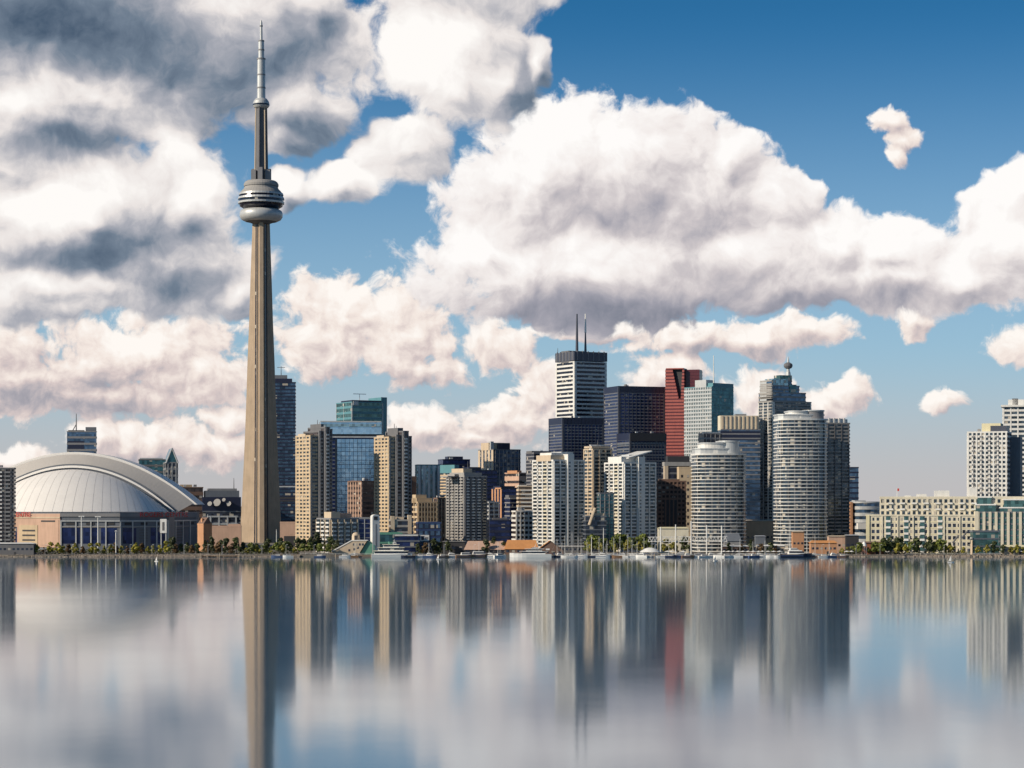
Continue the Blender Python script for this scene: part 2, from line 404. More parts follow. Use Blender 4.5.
class B:
    """one building: an Empty at its base, its frame and its parts"""
    def __init__(s, name, label, px0, pxc, px1, ytop, Y, a=20, cat='building', group='buildings of the city skyline'):
        s.w, s.d, c, s.a = frame(px0, pxc, px1, Y, a)
        s.h = Z(ytop, Y)-GZ; s.Y = Y
        s.root = empty(name, (c.x, c.y, GZ), s.a); tag(s.root, label, cat, group)
        s.poly = rect(s.w, s.d)
    def z(s, py): return Z(py, s.Y)-GZ
    def px(s, px):
        """local x on the front face for a picture column"""
        t = (px-512)/F; c0 = s.root.location; f = Vector((c0.x, c0.y))-Vector((-sin(s.a), cos(s.a)))*s.d/2
        return (t*f.y-f.x)/(cos(s.a)-t*sin(s.a))
    def bands(s, n, gl, wall, frac=.45, proud=.35, z0=0, z1=None, **k):
        s.sh = stack(s.root, s.poly, z0, s.h if z1 is None else z1, n, gl, wall, frac, proud, **k); s.n = n; return s
    def piers(s, edges, wall, w=1.0, proud=.5, z0=0, z1=None, name='pier', **k): piers(s.root, s.poly, z0, s.h if z1 is None else z1, edges, wall, w, proud, name, **k); return s
    def balc(s, e, t0, t1, wall, **k): balconies(s.root, s.poly, 0, s.sh, s.n, e, t0, t1, wall, **k); return s
    def units(s, k=3, seed=1): units(s.root, s.w, s.d, s.h+1.2, k, seed); return s
    def ph(s, px0, px1, ytop, wall, d0=.25, d1=.8, name='penthouse', z0=None, over=.7, right=0):
        x0, x1 = max(s.px(px0), -s.w/2-over), min(s.px(px1), s.w/2+max(over, right)); y0, y1 = -s.d/2+s.d*d0, -s.d/2+s.d*d1
        return block(s.root, x0, x1, y0, y1, s.h if z0 is None else z0, s.z(ytop), name, wall)
    def mast(s, px, y0, y1, r=.5, m=None, dy=None, name='antenna'): return mast(s.root, s.px(px), -s.d/2+3 if dy is None else dy, s.z(y0), s.z(y1), r, m, name)


def lettering(root, body, size, loc, rz, m):
    cu = bpy.data.curves.new('lettering', 'FONT'); cu.body = body; cu.size = size; cu.extrude = .12
    o = bpy.data.objects.new('lettering', cu); COL.objects.link(o)
    me = bpy.data.meshes.new_from_object(o.evaluated_get(bpy.context.evaluated_depsgraph_get())); bpy.data.objects.remove(o)
    me.materials.clear(); me.materials.append(m)
    t = put('lettering', me, root, loc); t.rotation_euler = (pi/2, 0, rz); return t
# ------------------------------------------------------------------ the tall concrete tower
def tv_tower():
    Y, AX = 2280.0, 261.2
    root = empty('communications_tower', (X(AX, Y), Y, GZ)); s = Y/F
    tag(root, 'very tall tapering concrete tower with a round pod and antenna, standing beside the domed stadium', 'tower')
    zz = lambda py: Z(py, Y)-GZ
    wings = [radians(158), radians(278), radians(38)]
    rows = [(546, 24.0), (520, 21.8), (490, 20.0), (460, 18.4), (430, 17.0), (400, 15.8), (360, 14.4), (320, 12.6), (280, 11.2), (240, 9.6), (221, 9.0)]
    rings = []
    for py, R in rows:
        R *= s; z = zz(py); core = (4.9+.1*(R/s-8.6))*s; th = (2.1+.06*(R/s-8.6))*s; ring = []
        for a in wings:
            u, v = Vector((cos(a), sin(a))), Vector((-sin(a), cos(a)))
            for r, t in ((core*.95, -core*.62), (core*.95+.1, -th), (R, -th*.8), (R, th*.8), (core*.95+.1, th), (core*.95, core*.62)):
                p = u*r+v*t; ring.append((p.x, p.y, z))
        rings.append(ring)
    MB().loft(rings).build('shaft', M['concrete'], root)
    # lift shafts in the grooves between the wings
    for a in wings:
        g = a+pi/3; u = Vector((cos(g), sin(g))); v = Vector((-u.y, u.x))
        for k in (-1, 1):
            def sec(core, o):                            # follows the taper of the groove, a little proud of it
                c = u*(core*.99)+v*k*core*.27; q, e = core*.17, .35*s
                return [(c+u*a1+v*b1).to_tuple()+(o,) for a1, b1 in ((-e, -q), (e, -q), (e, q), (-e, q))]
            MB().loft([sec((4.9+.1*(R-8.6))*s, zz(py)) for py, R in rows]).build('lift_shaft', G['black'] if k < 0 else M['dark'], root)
    L = lambda name, m, prof, n=32, **k: MB().lathe([(r*s, zz(py)) for r, py in prof], n).build(name, m, root, **k)
    L('pod_underside', M['dgrey'], [(8, 224), (12, 222.5), (16, 221.5), (9, 215)])
    L('radome', M['lsteel'], [(12, 222), (16, 221.6), (19.6, 219.8), (21.4, 216.8), (21.5, 213.6), (20.4, 211), (18, 209.6), (12, 209.3)], 40, smooth=True)
    L('window_band', G['black'], [(17, 209), (21.3, 206.5), (22, 204.2), (12, 204)])
    L('deck_ring', M['lsteel'], [(20, 204.6), (23, 204.0), (23.2, 202.2), (20, 202)], 40)
    L('window_band', G['black'], [(20, 202.2), (22.3, 202), (22.3, 199.6), (20, 199.5)])
    L('deck_ring', M['lsteel'], [(20, 199.8), (23.2, 199.6), (22.8, 197.6), (20, 197.4)], 40)
    L('window_band', G['black'], [(18, 197.6), (22, 197.5), (21.6, 195.3), (18, 195)])
    L('deck_ring', M['lsteel'], [(18, 195.6), (22.3, 195.5), (21.9, 193.6), (18.5, 193)], 40)
    L('pod_roof', M['grey'], [(21.5, 193.8), (19.5, 191.2), (17.3, 189), (16.6, 187), (8, 186.8)], 40)
    L('upper_deck', M['grey'], [(13.5, 187.2), (17.2, 186.6), (17.4, 184.6), (16.2, 182.4), (14.5, 181.2), (6, 180.8)], 40)
    L('window_band', G['black'], [(15, 186.9), (16.9, 186.8), (16.9, 185.7), (15, 185.6)], 40)
    neck = MB()
    for i in range(6):
        a = pi/6+i*pi/3; c = (8.2*s*cos(a), 8.2*s*sin(a)); q = 2.3*s
        neck.box(c[0]-q, c[0]+q, c[1]-q, c[1]+q, zz(181), zz(170.5 if i % 2 else 168.5))
    neck.build('equipment_bay', M['mid'], root)
    hexa = lambda r: [(r*s*cos(i*pi/3+.3), r*s*sin(i*pi/3+.3)) for i in range(6)]
    MB().prism(hexa(6.4), zz(181), zz(107), hexa(5.4)).build('upper_shaft', M['dgrey'], root)
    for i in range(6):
        a = i*pi/3+.3; MB().tube((6.3*s*cos(a), 6.3*s*sin(a), zz(180)), (5.4*s*cos(a), 5.4*s*sin(a), zz(107)), .85*s, .7*s).build('rib', M['beige'] if i % 2 else M['dgrey'], root)  # pale and dark ribs on the dark shaft: sun and shade stripes as colour
    L('sky_pod', M['lsteel'], [(5.5, 108.5), (7.0, 107.6), (8.2, 105.8), (8.2, 103.5), (7.4, 101.2), (5.5, 98.8), (3, 98)], 28)
    L('window_band', G['black'], [(7, 105.8), (8.35, 105.6), (8.35, 104.2), (7, 104)], 28)
    an = L('antenna', M['lsteel'], [(4.2, 99), (3.9, 59.5), (2.9, 58.6), (2.9, 42), (2.0, 41), (1.4, 40.6), (1.2, 23), (.4, 20)], 16)
    for py, r in ((59, 4.4), (50, 3.2), (41, 3.1), (75, 4.2), (88, 4.4), (26, 1.6)):
        MB().lathe([(r*s, zz(py+.7)), (r*s, zz(py-.7))], 16).build('collar', M['mid'], an)
tv_tower()

# ------------------------------------------------------------------ domed stadium
def stadium():
    Y = 2010.0; s = Y/F; root = empty('domed_stadium', (X(75, Y), Y, GZ))
    tag(root, 'wide stadium with white panelled dome roof under a pale arched shell and red lettering', 'stadium')
    zz = lambda py: Z(py, Y)-GZ
    lx = lambda px, yy=0: X(px, Y+yy)-X(75, Y)
    zb = zz(511.5)
    def arch(name, m, b, t, y0, y1, k, cut=0, n=64, base=zb):
        v, f = [], []
        for i in range(n+1):
            q = -1+2*i/n
            for bb in (b, b-t):
                a = sqrt(max(.1, bb-cut*s)/(k/s))
                for yy in (y0, y1): v.append((a*q, yy, base+bb-k/s*(a*q)**2))
        for i in range(n):
            k = i*4; q = k+4
            f += [(k, q, q+1, k+1), (k+2, k+3, q+3, q+2), (k, k+2, q+2, q), (k+1, q+1, q+3, k+3)]
        f += [(0, 1, 3, 2), (n*4, n*4+2, n*4+3, n*4+1)]
        return MB().add(v, f).build(name, m, root)
    # outer shell: its front slopes down to the next panel
    def slope(name, m, b0, y0, k0, b1, y1, k1, n=72):
        v, f = [], []
        for i in range(n+1):
            q = -1+2*i/n; a0, a1 = sqrt((b0-8*s)/k0*s), sqrt(b1/k1*s)
            v += [(a0*q, y0, zb+b0-k0/s*(a0*q)**2), (a1*q, y1, zb+b1-k1/s*(a1*q)**2)]
        for i in range(n): k = 2*i; f.append((k, k+1, k+3, k+2))
        return MB().add(v, f).build(name, m, root)
    arch('outer_shell', M['dome'], 59.5*s, 4.0*s, 0, 48, .0035, 7)
    slope('shell_face', M['domed'], 57.0*s, -.4, .0035, 47.2*s, -9, .0043)
    arch('gutter', M['bluegrey'], 47.4*s, 2.0*s, -9.2, 10, .0043)
    arch('middle_shell', M['dome'], 45.8*s, 2.2*s, -12, 20, .0044)
    arch('gutter', M['bluegrey'], 43.7*s, 2.4*s, -11, 10, .0045)
    # inner quarter dome with panel seams standing slightly proud
    b = 41.8*s; a = sqrt(b/.0046*s); dd = 88.0
    NU, NV = 64, 20
    def P(x, t, up=0.0):         # x across (-1..1), t from the base rim (0) to the back arch (1)
        yr = sqrt(max(0, 1-x*x)); xx = x*(1-.30*t); y = yr*(1-t); r2 = xx*xx+y*y
        return (a*xx, -12-dd*y, zb+b*(1-r2)+up)
    v_, f_ = [], []
    for j in range(NV+1):
        for i in range(NU+1): v_.append(P(-cos(pi*i/NU), j/NV))
    for j in range(NV):
        for i in range(NU):
            k = j*(NU+1)+i; f_.append((k, k+1, k+NU+2, k+NU+1))
    dome = MB().add(v_, f_); nf = len(f_)
    for i in range(2, NU-1, 2):                          # welded seams: a pattern of the roof itself
        x = -cos(pi*i/NU); w = .0010
        for j in range(NV):
            dome.add([P(x-w, j/NV, .10), P(x+w, j/NV, .10), P(x+w, (j+1)/NV, .10), P(x-w, (j+1)/NV, .10)], [(0, 1, 2, 3)])
    me = dome.mesh('dome', M['dome'], True); me.materials.append(M['domed'])
    for q in me.polygons[nf:]: q.material_index = 1
    put('dome', me, root)
    # drum of the building: faceted walls under the dome
    c = lambda px, yy: (X(px, yy)-X(75, Y), yy-Y)
    foot = [c(-34, 1985), c(2, 1925), c(60, 1893), c(120, 1893), c(168, 1912), c(197, 1975), c(200, 2080), c(-40, 2090)]
    hw = zz(511)*1.0
    wl = MB()
    MB().prism(offset(foot, -.6), 0, zb-.6).build('wall', M['bluegrey'], root)  # blue-grey wall colour carries the shade of the front
    def panel(name, m, e, t0, t1, pz0, pz1, out=.35):
        p, q = Vector(foot[e]), Vector(foot[e+1]); d = q-p; n = Vector((d.y, -d.x)).normalized(); A_, B_ = p+d*t0, p+d*t1
        A2, B2 = A_-n*.7, B_-n*.7; A_, B_ = A_+n*(out-.6), B_+n*(out-.6)
        z0, z1 = max(0, zz(pz1)), zz(pz0)
        return MB().prism([A_, B_, B2, A2], z0, z1).build(name, m, root)
    # sunlit west wing of pinkish concrete
    panel('wing_wall', M['pink'], 1, 0.0, 1.0, 513.2, 545, .5); panel('cornice', M['beige'], 1, 0.0, 1.0, 516.3, 517.6, .9)
    panel('wing_panel', M['tan'], 1, .30, .62, 524, 543, .9); panel('wing_panel', M['pink'], 1, .66, .98, 519, 543, .8)
    for pz in (528.5, 533, 537.5): panel('louvre', M['dark'], 1, .36, .58, pz, pz+1.6, 1.0)
    panel('doorway', G['navy'], 1, .04, .26, 526, 541, .62); panel('louvre', M['dark'], 1, .68, .92, 519.5, 521, .95)
    # shaded front: big glazed bays between pale columns
    for e, spans in ((2, [(.03, .33), (.38, .62), (.68, .95)]), (3, [(.06, .34), (.64, .94)])):
        for t0, t1 in spans: panel('glazed_bay', G['navy'], e, t0, t1, 526.5, 541.5, .05)
    panel('fascia', M['mid'], 2, 0, 1, 513, 516, .7); panel('fascia', M['mid'], 3, 0, 1, 513, 516, .7); panel('fascia', M['mid'], 4, 0, 1, 513, 517, .7)
    for e in (2, 3, 4):
        panel('cornice', M['lsteel'], e, 0, 1, 519.5, 520.6, .9); panel('cornice', M['grey'], e, 0, 1, 525, 526, .6)
        for k in range(4): panel('column', M['lsteel'], e, k/4+.005, k/4+.025, 520, 545, .8)
        for k in range(3): panel('vent', M['dark'], e, k/3+.10, k/3+.24, 521.6, 523.8, .3)
    for k in range(5): panel('louvre', M['dgrey'], 3, .40, .58, 528+k*2.6, 529.3+k*2.6, .3); panel('louvre', M['dgrey'], 4, .3, .55, 528+k*2.6, 529.3+k*2.6, .3)
    panel('buttress', M['grey'], 4, .02, .2, 513, 545, 1.2)
    for px, e, f0 in ((139.5, 3, 1), (-6.5, 1, 1)):
        p, q = Vector(foot[e]), Vector(foot[e+1]); d = (q-p).normalized(); n = Vector((d.y, -d.x))
        t = (px-512)/F; ox = X(75, Y); k = (t*(Y+p.y)-ox-p.x)/(d.x-t*d.y)
        pos = p+d*k+n*1.0; lettering(root, 'ROGERS CENTRE', 5.6, (pos.x, pos.y, zz(516.2)), atan2(d.y, d.x), M['red'])
    # two white light masts on the terrace are things of their own
    return root
stadium()

# ------------------------------------------------------------------ far-left and behind the stadium
b = B('apartment_tower', 'dark apartment tower with pale balconies at the west end, beside the stadium', -22, -21, 14, 469, 1800, 4)
b.bands(21, G['smoke'], M['dgrey'], .4, .3).units(3, 2); b.balc(0, .50, .66, M['white'], out=.9).balc(0, .74, .9, M['mid'], out=.9); b.piers({0: 6}, M['dgrey'], .9, .6)

b = B('office_tower', 'dark blue banded office tower with a slanted antenna rising behind the stadium dome', 64.5, 67, 96, 432, 3000, 4)
b.bands(16, G['steel'], M['mid'], .32, .3); b.ph(85.5, 95.8, 427, M['bluegrey'], .05, .9, 'crown'); b.ph(68, 84, 430, M['dgrey'], .3, .8); b.mast(76, 431, 413.5, .9, M['dgrey'])
MB().tube((b.px(72), 0, b.z(431)), (b.px(76), 0, b.z(424)), .7).build('antenna_stay', M['dgrey'], b.root); b.ph(68, 84, 441, M['navy'], -.03, .0, 'dark_panel', z0=b.z(450))

b = B('glass_office', 'low dark glass office with rounded pale cornice behind the right shoulder of the dome', 136, 139, 166, 460, 2650, 10)
b.bands(12, G['teal'], M['dgrey'], .28, .3); b.ph(140, 163, 457.8, M['lsteel'], .05, .9, 'cornice')
b = B('gabled_tower', 'slim dark tower with a pointed glass gable behind the stadium', 163, 166, 178, 463, 2600, 12)
b.bands(11, G['dark'], M['mid'], .3, .3); b.piers({0: 3, 3: 2}, M['lsteel'], .9, .5)
w, d = b.w/2, b.d/2
MB().add([(-w, -d, b.h), (w, -d, b.h), (0, -d, b.z(448)), (-w, d, b.h), (w, d, b.h), (0, d, b.z(448))], [(0, 1, 2), (4, 3, 5), (0, 2, 5, 3), (2, 1, 4, 5)]).build('gable', G['teal'], b.root)
for sx in (-1, 1): MB().tube((sx*w, -d-.3, b.h), (0, -d-.3, b.z(448)), .9).build('gable_rib', M['lsteel'], b.root)
b = B('brick_office', 'low brown brick office with pale bands between dome and tall tower', 176, 180, 203, 488, 2450, 14)
b.bands(7, G['smoke'], M['brown'], .5, .35).units(3, 4); b.ph(181, 193, 484.5, M['tan'], .2, .7)
b = B('broadcast_centre', 'dark glass hall with white window grid and satellite dishes left of the tall tower', 199, 203, 242, 497, 2440, 10)
b.bands(5, G['dark'], M['bluegrey'], .22, .3, z1=b.z(512)); b.ph(202, 241, 497, M['navy'], 0.0, .95, 'upper_storey', z0=b.z(512)); b.ph(206, 240, 490.5, M['bluegrey'], .2, .9, 'roof_hall'); b.ph(209, 238, 488.3, M['mid'], .3, .8, 'roof_hall', z0=b.z(490.5))
for pc in (210.5, 219, 227.5, 236): block(b.root, b.px(pc)-.8, b.px(pc)+.8, -b.d/2-1.0, -b.d/2, 0, b.z(516), 'mullion', M['lsteel'])
for py in (516.5, 524, 531): block(b.root, b.px(207), b.px(238), -b.d/2-.8, -b.d/2, b.z(py)-.8, b.z(py)+.8, 'transom', M['lsteel'])
for pc, py, r in ((217.5, 503, 4.2), (229, 504, 2.8), (224, 500, 2.0), (210, 504, 2.6)):
    di = MB().lathe([(0.1, 0), (r*.5, r*.12), (r, r*.42), (r*1.02, r*.44)], 18).build('satellite_dish', M['grey'], b.root, (b.px(pc), -b.d/2-1.6, b.z(py))); di.rotation_euler = (radians(70), 0, radians(-25))
b.mast(234, 489, 478, .5, M['dgrey'])
b = B('concrete_annex', 'low pinkish concrete annex at the foot of the tall tower, west side', 211, 212, 241, 527, 1925, 4)
b.bands(2, M['pink'], M['pink'], .08, .05, band='wall', slab='joint'); b.ph(228, 240.5, 524, M['pink'], .05, .9, 'upper_wall')
b = B('brick_roundhouse', 'small orange brick gabled house by the trees west of the tall tower', 197.5, 203.5, 212, 525, 1830, 42)
b.bands(3, M['obrick'], M['obrick'], .06, .1, band='wall', slab='joint'); w, d = b.w/2, b.d/2
MB().add([(-w, -d, b.h+1), (w, -d, b.h+1), (0, -d, b.z(517.5)), (-w, d, b.h+1), (w, d, b.h+1), (0, d, b.z(517.5))], [(0, 1, 2), (4, 3, 5), (0, 2, 5, 3), (2, 1, 4, 5)]).build('gable_roof', M['brown'], b.root)
windows(b.root, b.poly, 2, 4.5, 2, 0, 3, G['dark']); MB().tube((0, -d, b.z(517.5)), (0, -d, b.z(514.5)), .3).build('finial', M['lsteel'], b.root)
for sx in (-.6, .5): block(b.root, sx*w-.7, sx*w+.7, -1, 1, b.h, b.z(518.5), 'chimney', M['obrick'])

b = B('glass_tower', 'tall dark blue glass tower standing immediately right of the concrete tower', 266, 267, 295.5, 383, 2500, 3)
b.bands(44, G['steel'], M['navy'], .34, .25); b.ph(269, 292, 378.5, M['navy'], .08, .85, 'upper_storey'); b.ph(270, 287, 375, M['bluegrey'], .15, .8)
b.mast(281, 376, 366, .5, M['dgrey']); block(b.root, b.px(277), b.px(285), -b.d/2+2.7, -b.d/2+3.3, b.z(367.5), b.z(367), 'aerial_bar', M['dgrey']); b.ph(266, 295.6, 497, M['dark'], -.03, .0, 'service_floor', z0=b.z(501.5)); b.ph(266, 295.6, 486, M['lsteel'], -.02, .0, 'belt_course', z0=b.z(487.2))
b = B('concrete_annex', 'low pinkish concrete block at the foot of the tall tower, east side', 279, 280, 297, 523, 2080, 0)
b.bands(2, M['pink'], M['pink'], .08, .05, band='wall', slab='joint'); block(b.root, b.px(284), b.px(296), -b.d/2-.4, 0, 0, b.z(536), 'doorway', M['dark'])

# ------------------------------------------------------------------ twin tan condominiums and the blue glass between them
def tan_condo(label, px0, pxc, pxf, px1, yl, ym, yr, Y):
    b = B('tan_condominium', label, px0, pxc, pxf, yl, Y, 33)
    n = 31; b.bands(n, G['condo'], M['tan'], .5, .4); b.piers({3: 5}, M['tan'], 2.0, .45, inset=False); b.piers({0: 2}, M['grey'], 1.4, .6, inset=False)
    b.ph(pxc-5, pxf-2, yl-3, M['beige'], .3, .8)
    # balcony tower to the right, its shade put into dark colours, stepping forward and up
    root = b.root; x0, x1 = b.w/2-.5, b.w/2-.5+(X(px1, Y)-X(pxf, Y))
    segs = 3
    for i, (yt, dy) in enumerate(((ym+4, 2.0), (ym, 4.5), (yr, 1.0))):
        xa, xb = x0+(x1-x0)*i/segs, x0+(x1-x0)*(i+1)/segs-.2
        poly = [(xa, -b.d/2-dy), (xb, -b.d/2-dy), (xb, b.d/2), (xa, b.d/2)]; zt = b.z(yt); k = int(n*zt/b.h); sh = zt/k
        stack(root, poly, 0, zt, k, G['smoke'], M['dgrey'], .38, .3)
        balconies(root, poly, 0, sh, k-1, 0, .12, .78, M['grey'] if i != 1 else M['white'], out=1.0, skip=2)
        piers(root, poly, 0, zt+1, {0: 2, 3: 2}, M['mid'], .9, .7, inset=False)
    block(root, x0+4, x1-6, -b.d/2+3, b.d/2-4, b.z(ym)-2, b.z(ym-4.5), 'penthouse', M['dgrey'])
    mast(root, x0+6, 0, b.z(ym), b.z(ym-9), .4, M['dgrey']); mast(root, x0+9, 2, b.z(ym), b.z(ym-7), .3, M['dgrey'])
    return b
tan_condo('tan condominium with shaded balcony front and stepped roof, beside the tall dark blue tower', 296, 310.5, 319, 334, 436.5, 428, 430, 1860)
tan_condo('tan condominium with shaded balcony front, right of the blue mirrored office', 374.5, 389, 396, 414, 438, 432, 437, 1870)

b = B('glass_office', 'blue glass office tower with an overhanging blue crown between the tan condominiums', 316.5, 321, 382, 437, 2420, 6)
b.bands(26, G['navy'], M['bluegrey'], .3, .2); b.ph(317.5, 381.5, 421.5, G['blue'], -.02, .95, 'crown', z0=b.z(434)); b.ph(318, 381, 421, M['lsteel'], -.04, .0, 'crown_edge', z0=b.z(422.2)); b.ph(322, 381, 426.8, G['pale'], -.03, .0, 'crown_window', z0=b.z(424)); b.ph(317.5, 381.5, 434, M['dark'], -.0, .95, 'service_floor', z0=b.z(437)); b.ph(316.8, 382, 436.5, M['lsteel'], -.035, .0, 'crown_edge', z0=b.z(437.6))
MB().lathe([(3, 0), (3, .4)], 20).build('emblem', M['lsteel'], b.root, (b.px(323.5), -b.d/2-2.2, b.z(428))).rotation_euler = (pi/2, 0, 0)
b = B('mirrored_office', 'broad blue mirrored glass slab reflecting the sky in front of the crowned office', 332, 335, 376, 439, 2320, 4)
b.bands(24, G['blue'], M['blue'], .1, .08, slab='transom'); b.piers({0: 10}, M['steel'], .35, .14, name='mullion'); b.piers({0: 2}, M['dgrey'], 2.2, .5, inset=False)
b = B('teal_office', 'teal glass office with pale green west face and raised fin behind the blue crown', 336.5, 352, 383, 402.5, 2750, 28)
b.bands(24, G['green'], M['teal'], .42, .35); b.ph(352, 381, 400, M['navy'], .0, .7, 'upper_storey'); b.ph(381.2, 387, 396.5, M['teal'], 0, .8, 'fin', z0=0, right=9); b.ph(353, 358, 401.2, M['lsteel'], -.03, .0, 'emblem', z0=b.z(405)); b.piers({3: 3, 0: 2}, M['lsteel'], .9, .6, inset=False)
b.mast(360.5, 401, 393.5, .5, M['lsteel']); block(b.root, b.px(354), b.px(367), -b.d/2+2.7, -b.d/2+3.3, b.z(394), b.z(393.4), 'aerial_bar', M['lsteel'])
b = B('brick_office', 'brown brick mid-rise with dark shaded front in front of the blue mirrored glass', 348, 361.5, 374.5, 482, 2060, 40)
b.bands(13, G['smoke'], M['brown'], .5, .35); b.piers({3: 6, 0: 2}, M['pink'], .9, .4, inset=False).units(2, 5); b.ph(350, 366, 480.5, M['brown'], .3, .8)

b = B('balcony_block', 'low apartment block with rows of white balconies at the foot of the left tan condominium', 317, 331, 358, 519.5, 1790, 26)
b.bands(8, G['condo'], M['mid'], .3, .3); b.piers({3: 4, 0: 5}, M['beige'], .9, 1.0, inset=False)
for i in range(4): b.balc(0, .03+i*.25, .17+i*.25, M['white'], out=1.6)
for i in range(3): b.balc(3, .05+i*.33, .28+i*.33, M['white'], out=1.4)
b.ph(334, 343, 512, M['beige'], .2, .7); b.ph(344, 356, 513.5, M['pink'], .3, .9)
b = B('glass_hall', 'small dark blue glass block between white balconies and the pale stair tower', 350, 352, 371, 519, 1800, 6)
b.bands(7, G['navy'], M['mid'], .15, .2); b.piers({0: 4}, M['lsteel'], .6, .4, inset=False)

# ------------------------------------------------------------------ middle cluster, back to front
b = B('flat_office', 'flat navy office block with a raised centre behind the pale teal office', 438, 443, 470, 460, 2950, 16)
b.bands(14, G['navy'], M['navy'], .3, .2); b.ph(449, 464, 456.3, M['navy'], .2, .8, 'upper_storey'); b.units(2, 6)
b = B('striped_office', 'pale teal office with broad white vertical stripes right of the tan condominium', 415, 417, 441, 465.5, 2500, 8)
b.bands(22, G['pale'], M['teal'], .14, .15); b.piers({0: 5}, M['wmetal'], 2.6, .5, z0=0); b.piers({0: 3}, M['dgrey'], 1.2, .3)
b = B('teal_office', 'teal topped office slab, tan banded on its west face, beside the striped office', 440.5, 455, 459, 465, 2420, 40)
b.bands(22, G['steel'], M['tan'], .5, .35, z1=b.z(473)); b.ph(441, 459, 464.8, M['teal'], 0, 1, 'upper_storey', z0=b.z(473))
b = B('pale_office', 'beige and dark glass office tower with raised cap, tallest west of the black towers', 478.5, 493.5, 520.5, 450, 2850, 29)
b.bands(20, G['steel'], M['dgrey'], .22, .25); b.piers({3: 5}, M['beige'], 5.0, .5, inset=False); b.piers({0: 7}, M['grey'], .9, .5); b.ph(487, 513, 442.5, M['beige'], .2, .8, 'crown'); b.ph(489, 496, 441.3, M['lsteel'], .15, .3); b.ph(500, 512, 443.3, M['navy'], .13, .19, 'dark_panel')
b = B('navy_office', 'navy glass office with thin pale bands behind the grey stepped condominium', 457, 469, 497, 471, 2450, 26)
b.bands(17, G['navy'], M['navy'], .35, .3); b.piers({3: 4}, M['beige'], 3.5, .5, inset=False); b.ph(469.5, 481, 467, M['navy'], .0, .7, 'upper_storey'); b.units(3, 9)
b = B('orange_office', 'low sunlit orange stone office with stepped roof between grey and navy towers', 505, 519, 526, 473.5, 2650, 35)
b.bands(9, G['smoke'], M['pink'], .62, .3); b.ph(511, 523, 470.5, M['obrick'], .1, .8, 'upper_storey')
b = B('dark_office', 'dark banded office slab behind the white banded apartments', 526, 534, 556, 453.5, 2700, 22)
b.bands(24, G['black'], M['mid'], .32, .3); b.ph(531, 553, 450.8, M['dgrey'], .2, .9); b.units(3, 11)
b = B('brick_tower', 'orange brick and blue glass mid-rise with a curved dark front', 492, 502, 518.5, 489, 2120, 28)
b.bands(13, G['navy'], M['navy'], .25, .3); b.piers({3: 4}, M['obrick'], 3.0, .5, inset=False); b.ph(501, 516, 486, M['navy'], .1, .8); b.ph(494, 501, 487.6, M['obrick'], .0, .6, 'upper_storey')
b = B('white_apartments', 'white banded apartment slab west of the twin white condominiums', 517, 519, 536, 487, 2010, 8)
b.bands(15, G['smoke'], M['beige'], .55, .5); b.ph(519, 527, 485, M['white'], .2, .7); b.balc(0, .1, .9, M['white'], out=1.0)
b = B('stepped_apartments', 'low tan apartments with stepped roof left of the grey stepped condominium', 411, 418, 437, 503, 1990, 20)
b.bands(9, G['smoke'], M['tan'], .4, .35); b.piers({0: 7, 3: 3}, M['tan'], 1.1, .7, inset=False); b.ph(413, 433, 498, M['tan'], .1, .8, 'upper_storey'); b.ph(416, 428, 494.6, M['tan'], .2, .7, 'upper_storey'); b.ph(411.5, 422, 476, M['brown'], .8, 1.4, 'rear_block', z0=0); b.ph(412, 416, 480, M['tan'], .78, .8, 'rear_wall', z0=0)

b = B('beige_block', 'narrow beige block with a pale blank wall just left of the navy banded office', 456, 462, 470, 481, 2280, 30)
b.bands(16, G['smoke'], M['beige'], .5, .3); b.piers({3: 3}, M['beige'], 1.4, .5, inset=False); b.units(2, 41)
b = B('brown_block', 'small brown block squeezed between the stepped tan apartments and grey condominium', 434, 438, 448, 499, 2030, 24)
b.bands(11, G['smoke'], M['brown'], .45, .35); b.piers({0: 4, 3: 2}, M['tan'], .8, .5, inset=False); b.units(2, 42)
b = B('pale_block', 'pale banded block with dark windows right of the grey stepped condominium', 484, 489, 499, 503, 1990, 24)
b.bands(11, G['dark'], M['lsteel'], .4, .35); b.piers({0: 3}, M['lsteel'], .7, .5, inset=False); b.ph(488, 496, 500.5, M['mid'], .2, .7)
b = B('dark_block', 'dark stepped block with pale cornices before the orange stone office', 505, 510, 522, 499, 2030, 20)
b.bands(11, G['navy'], M['mid'], .3, .35); b.ph(508, 518, 495, M['dgrey'], .1, .8, 'upper_storey'); b.ph(505, 522, 498.6, M['lsteel'], -.05, .2, 'cornice')
b = B('white_block', 'low white block with window bands at the foot of the white banded apartments', 512, 516, 533, 512, 1885, 16)
b.bands(8, G['smoke'], M['white'], .45, .4); b.piers({0: 5}, M['white'], .9, .6, inset=False); b.units(3, 44)
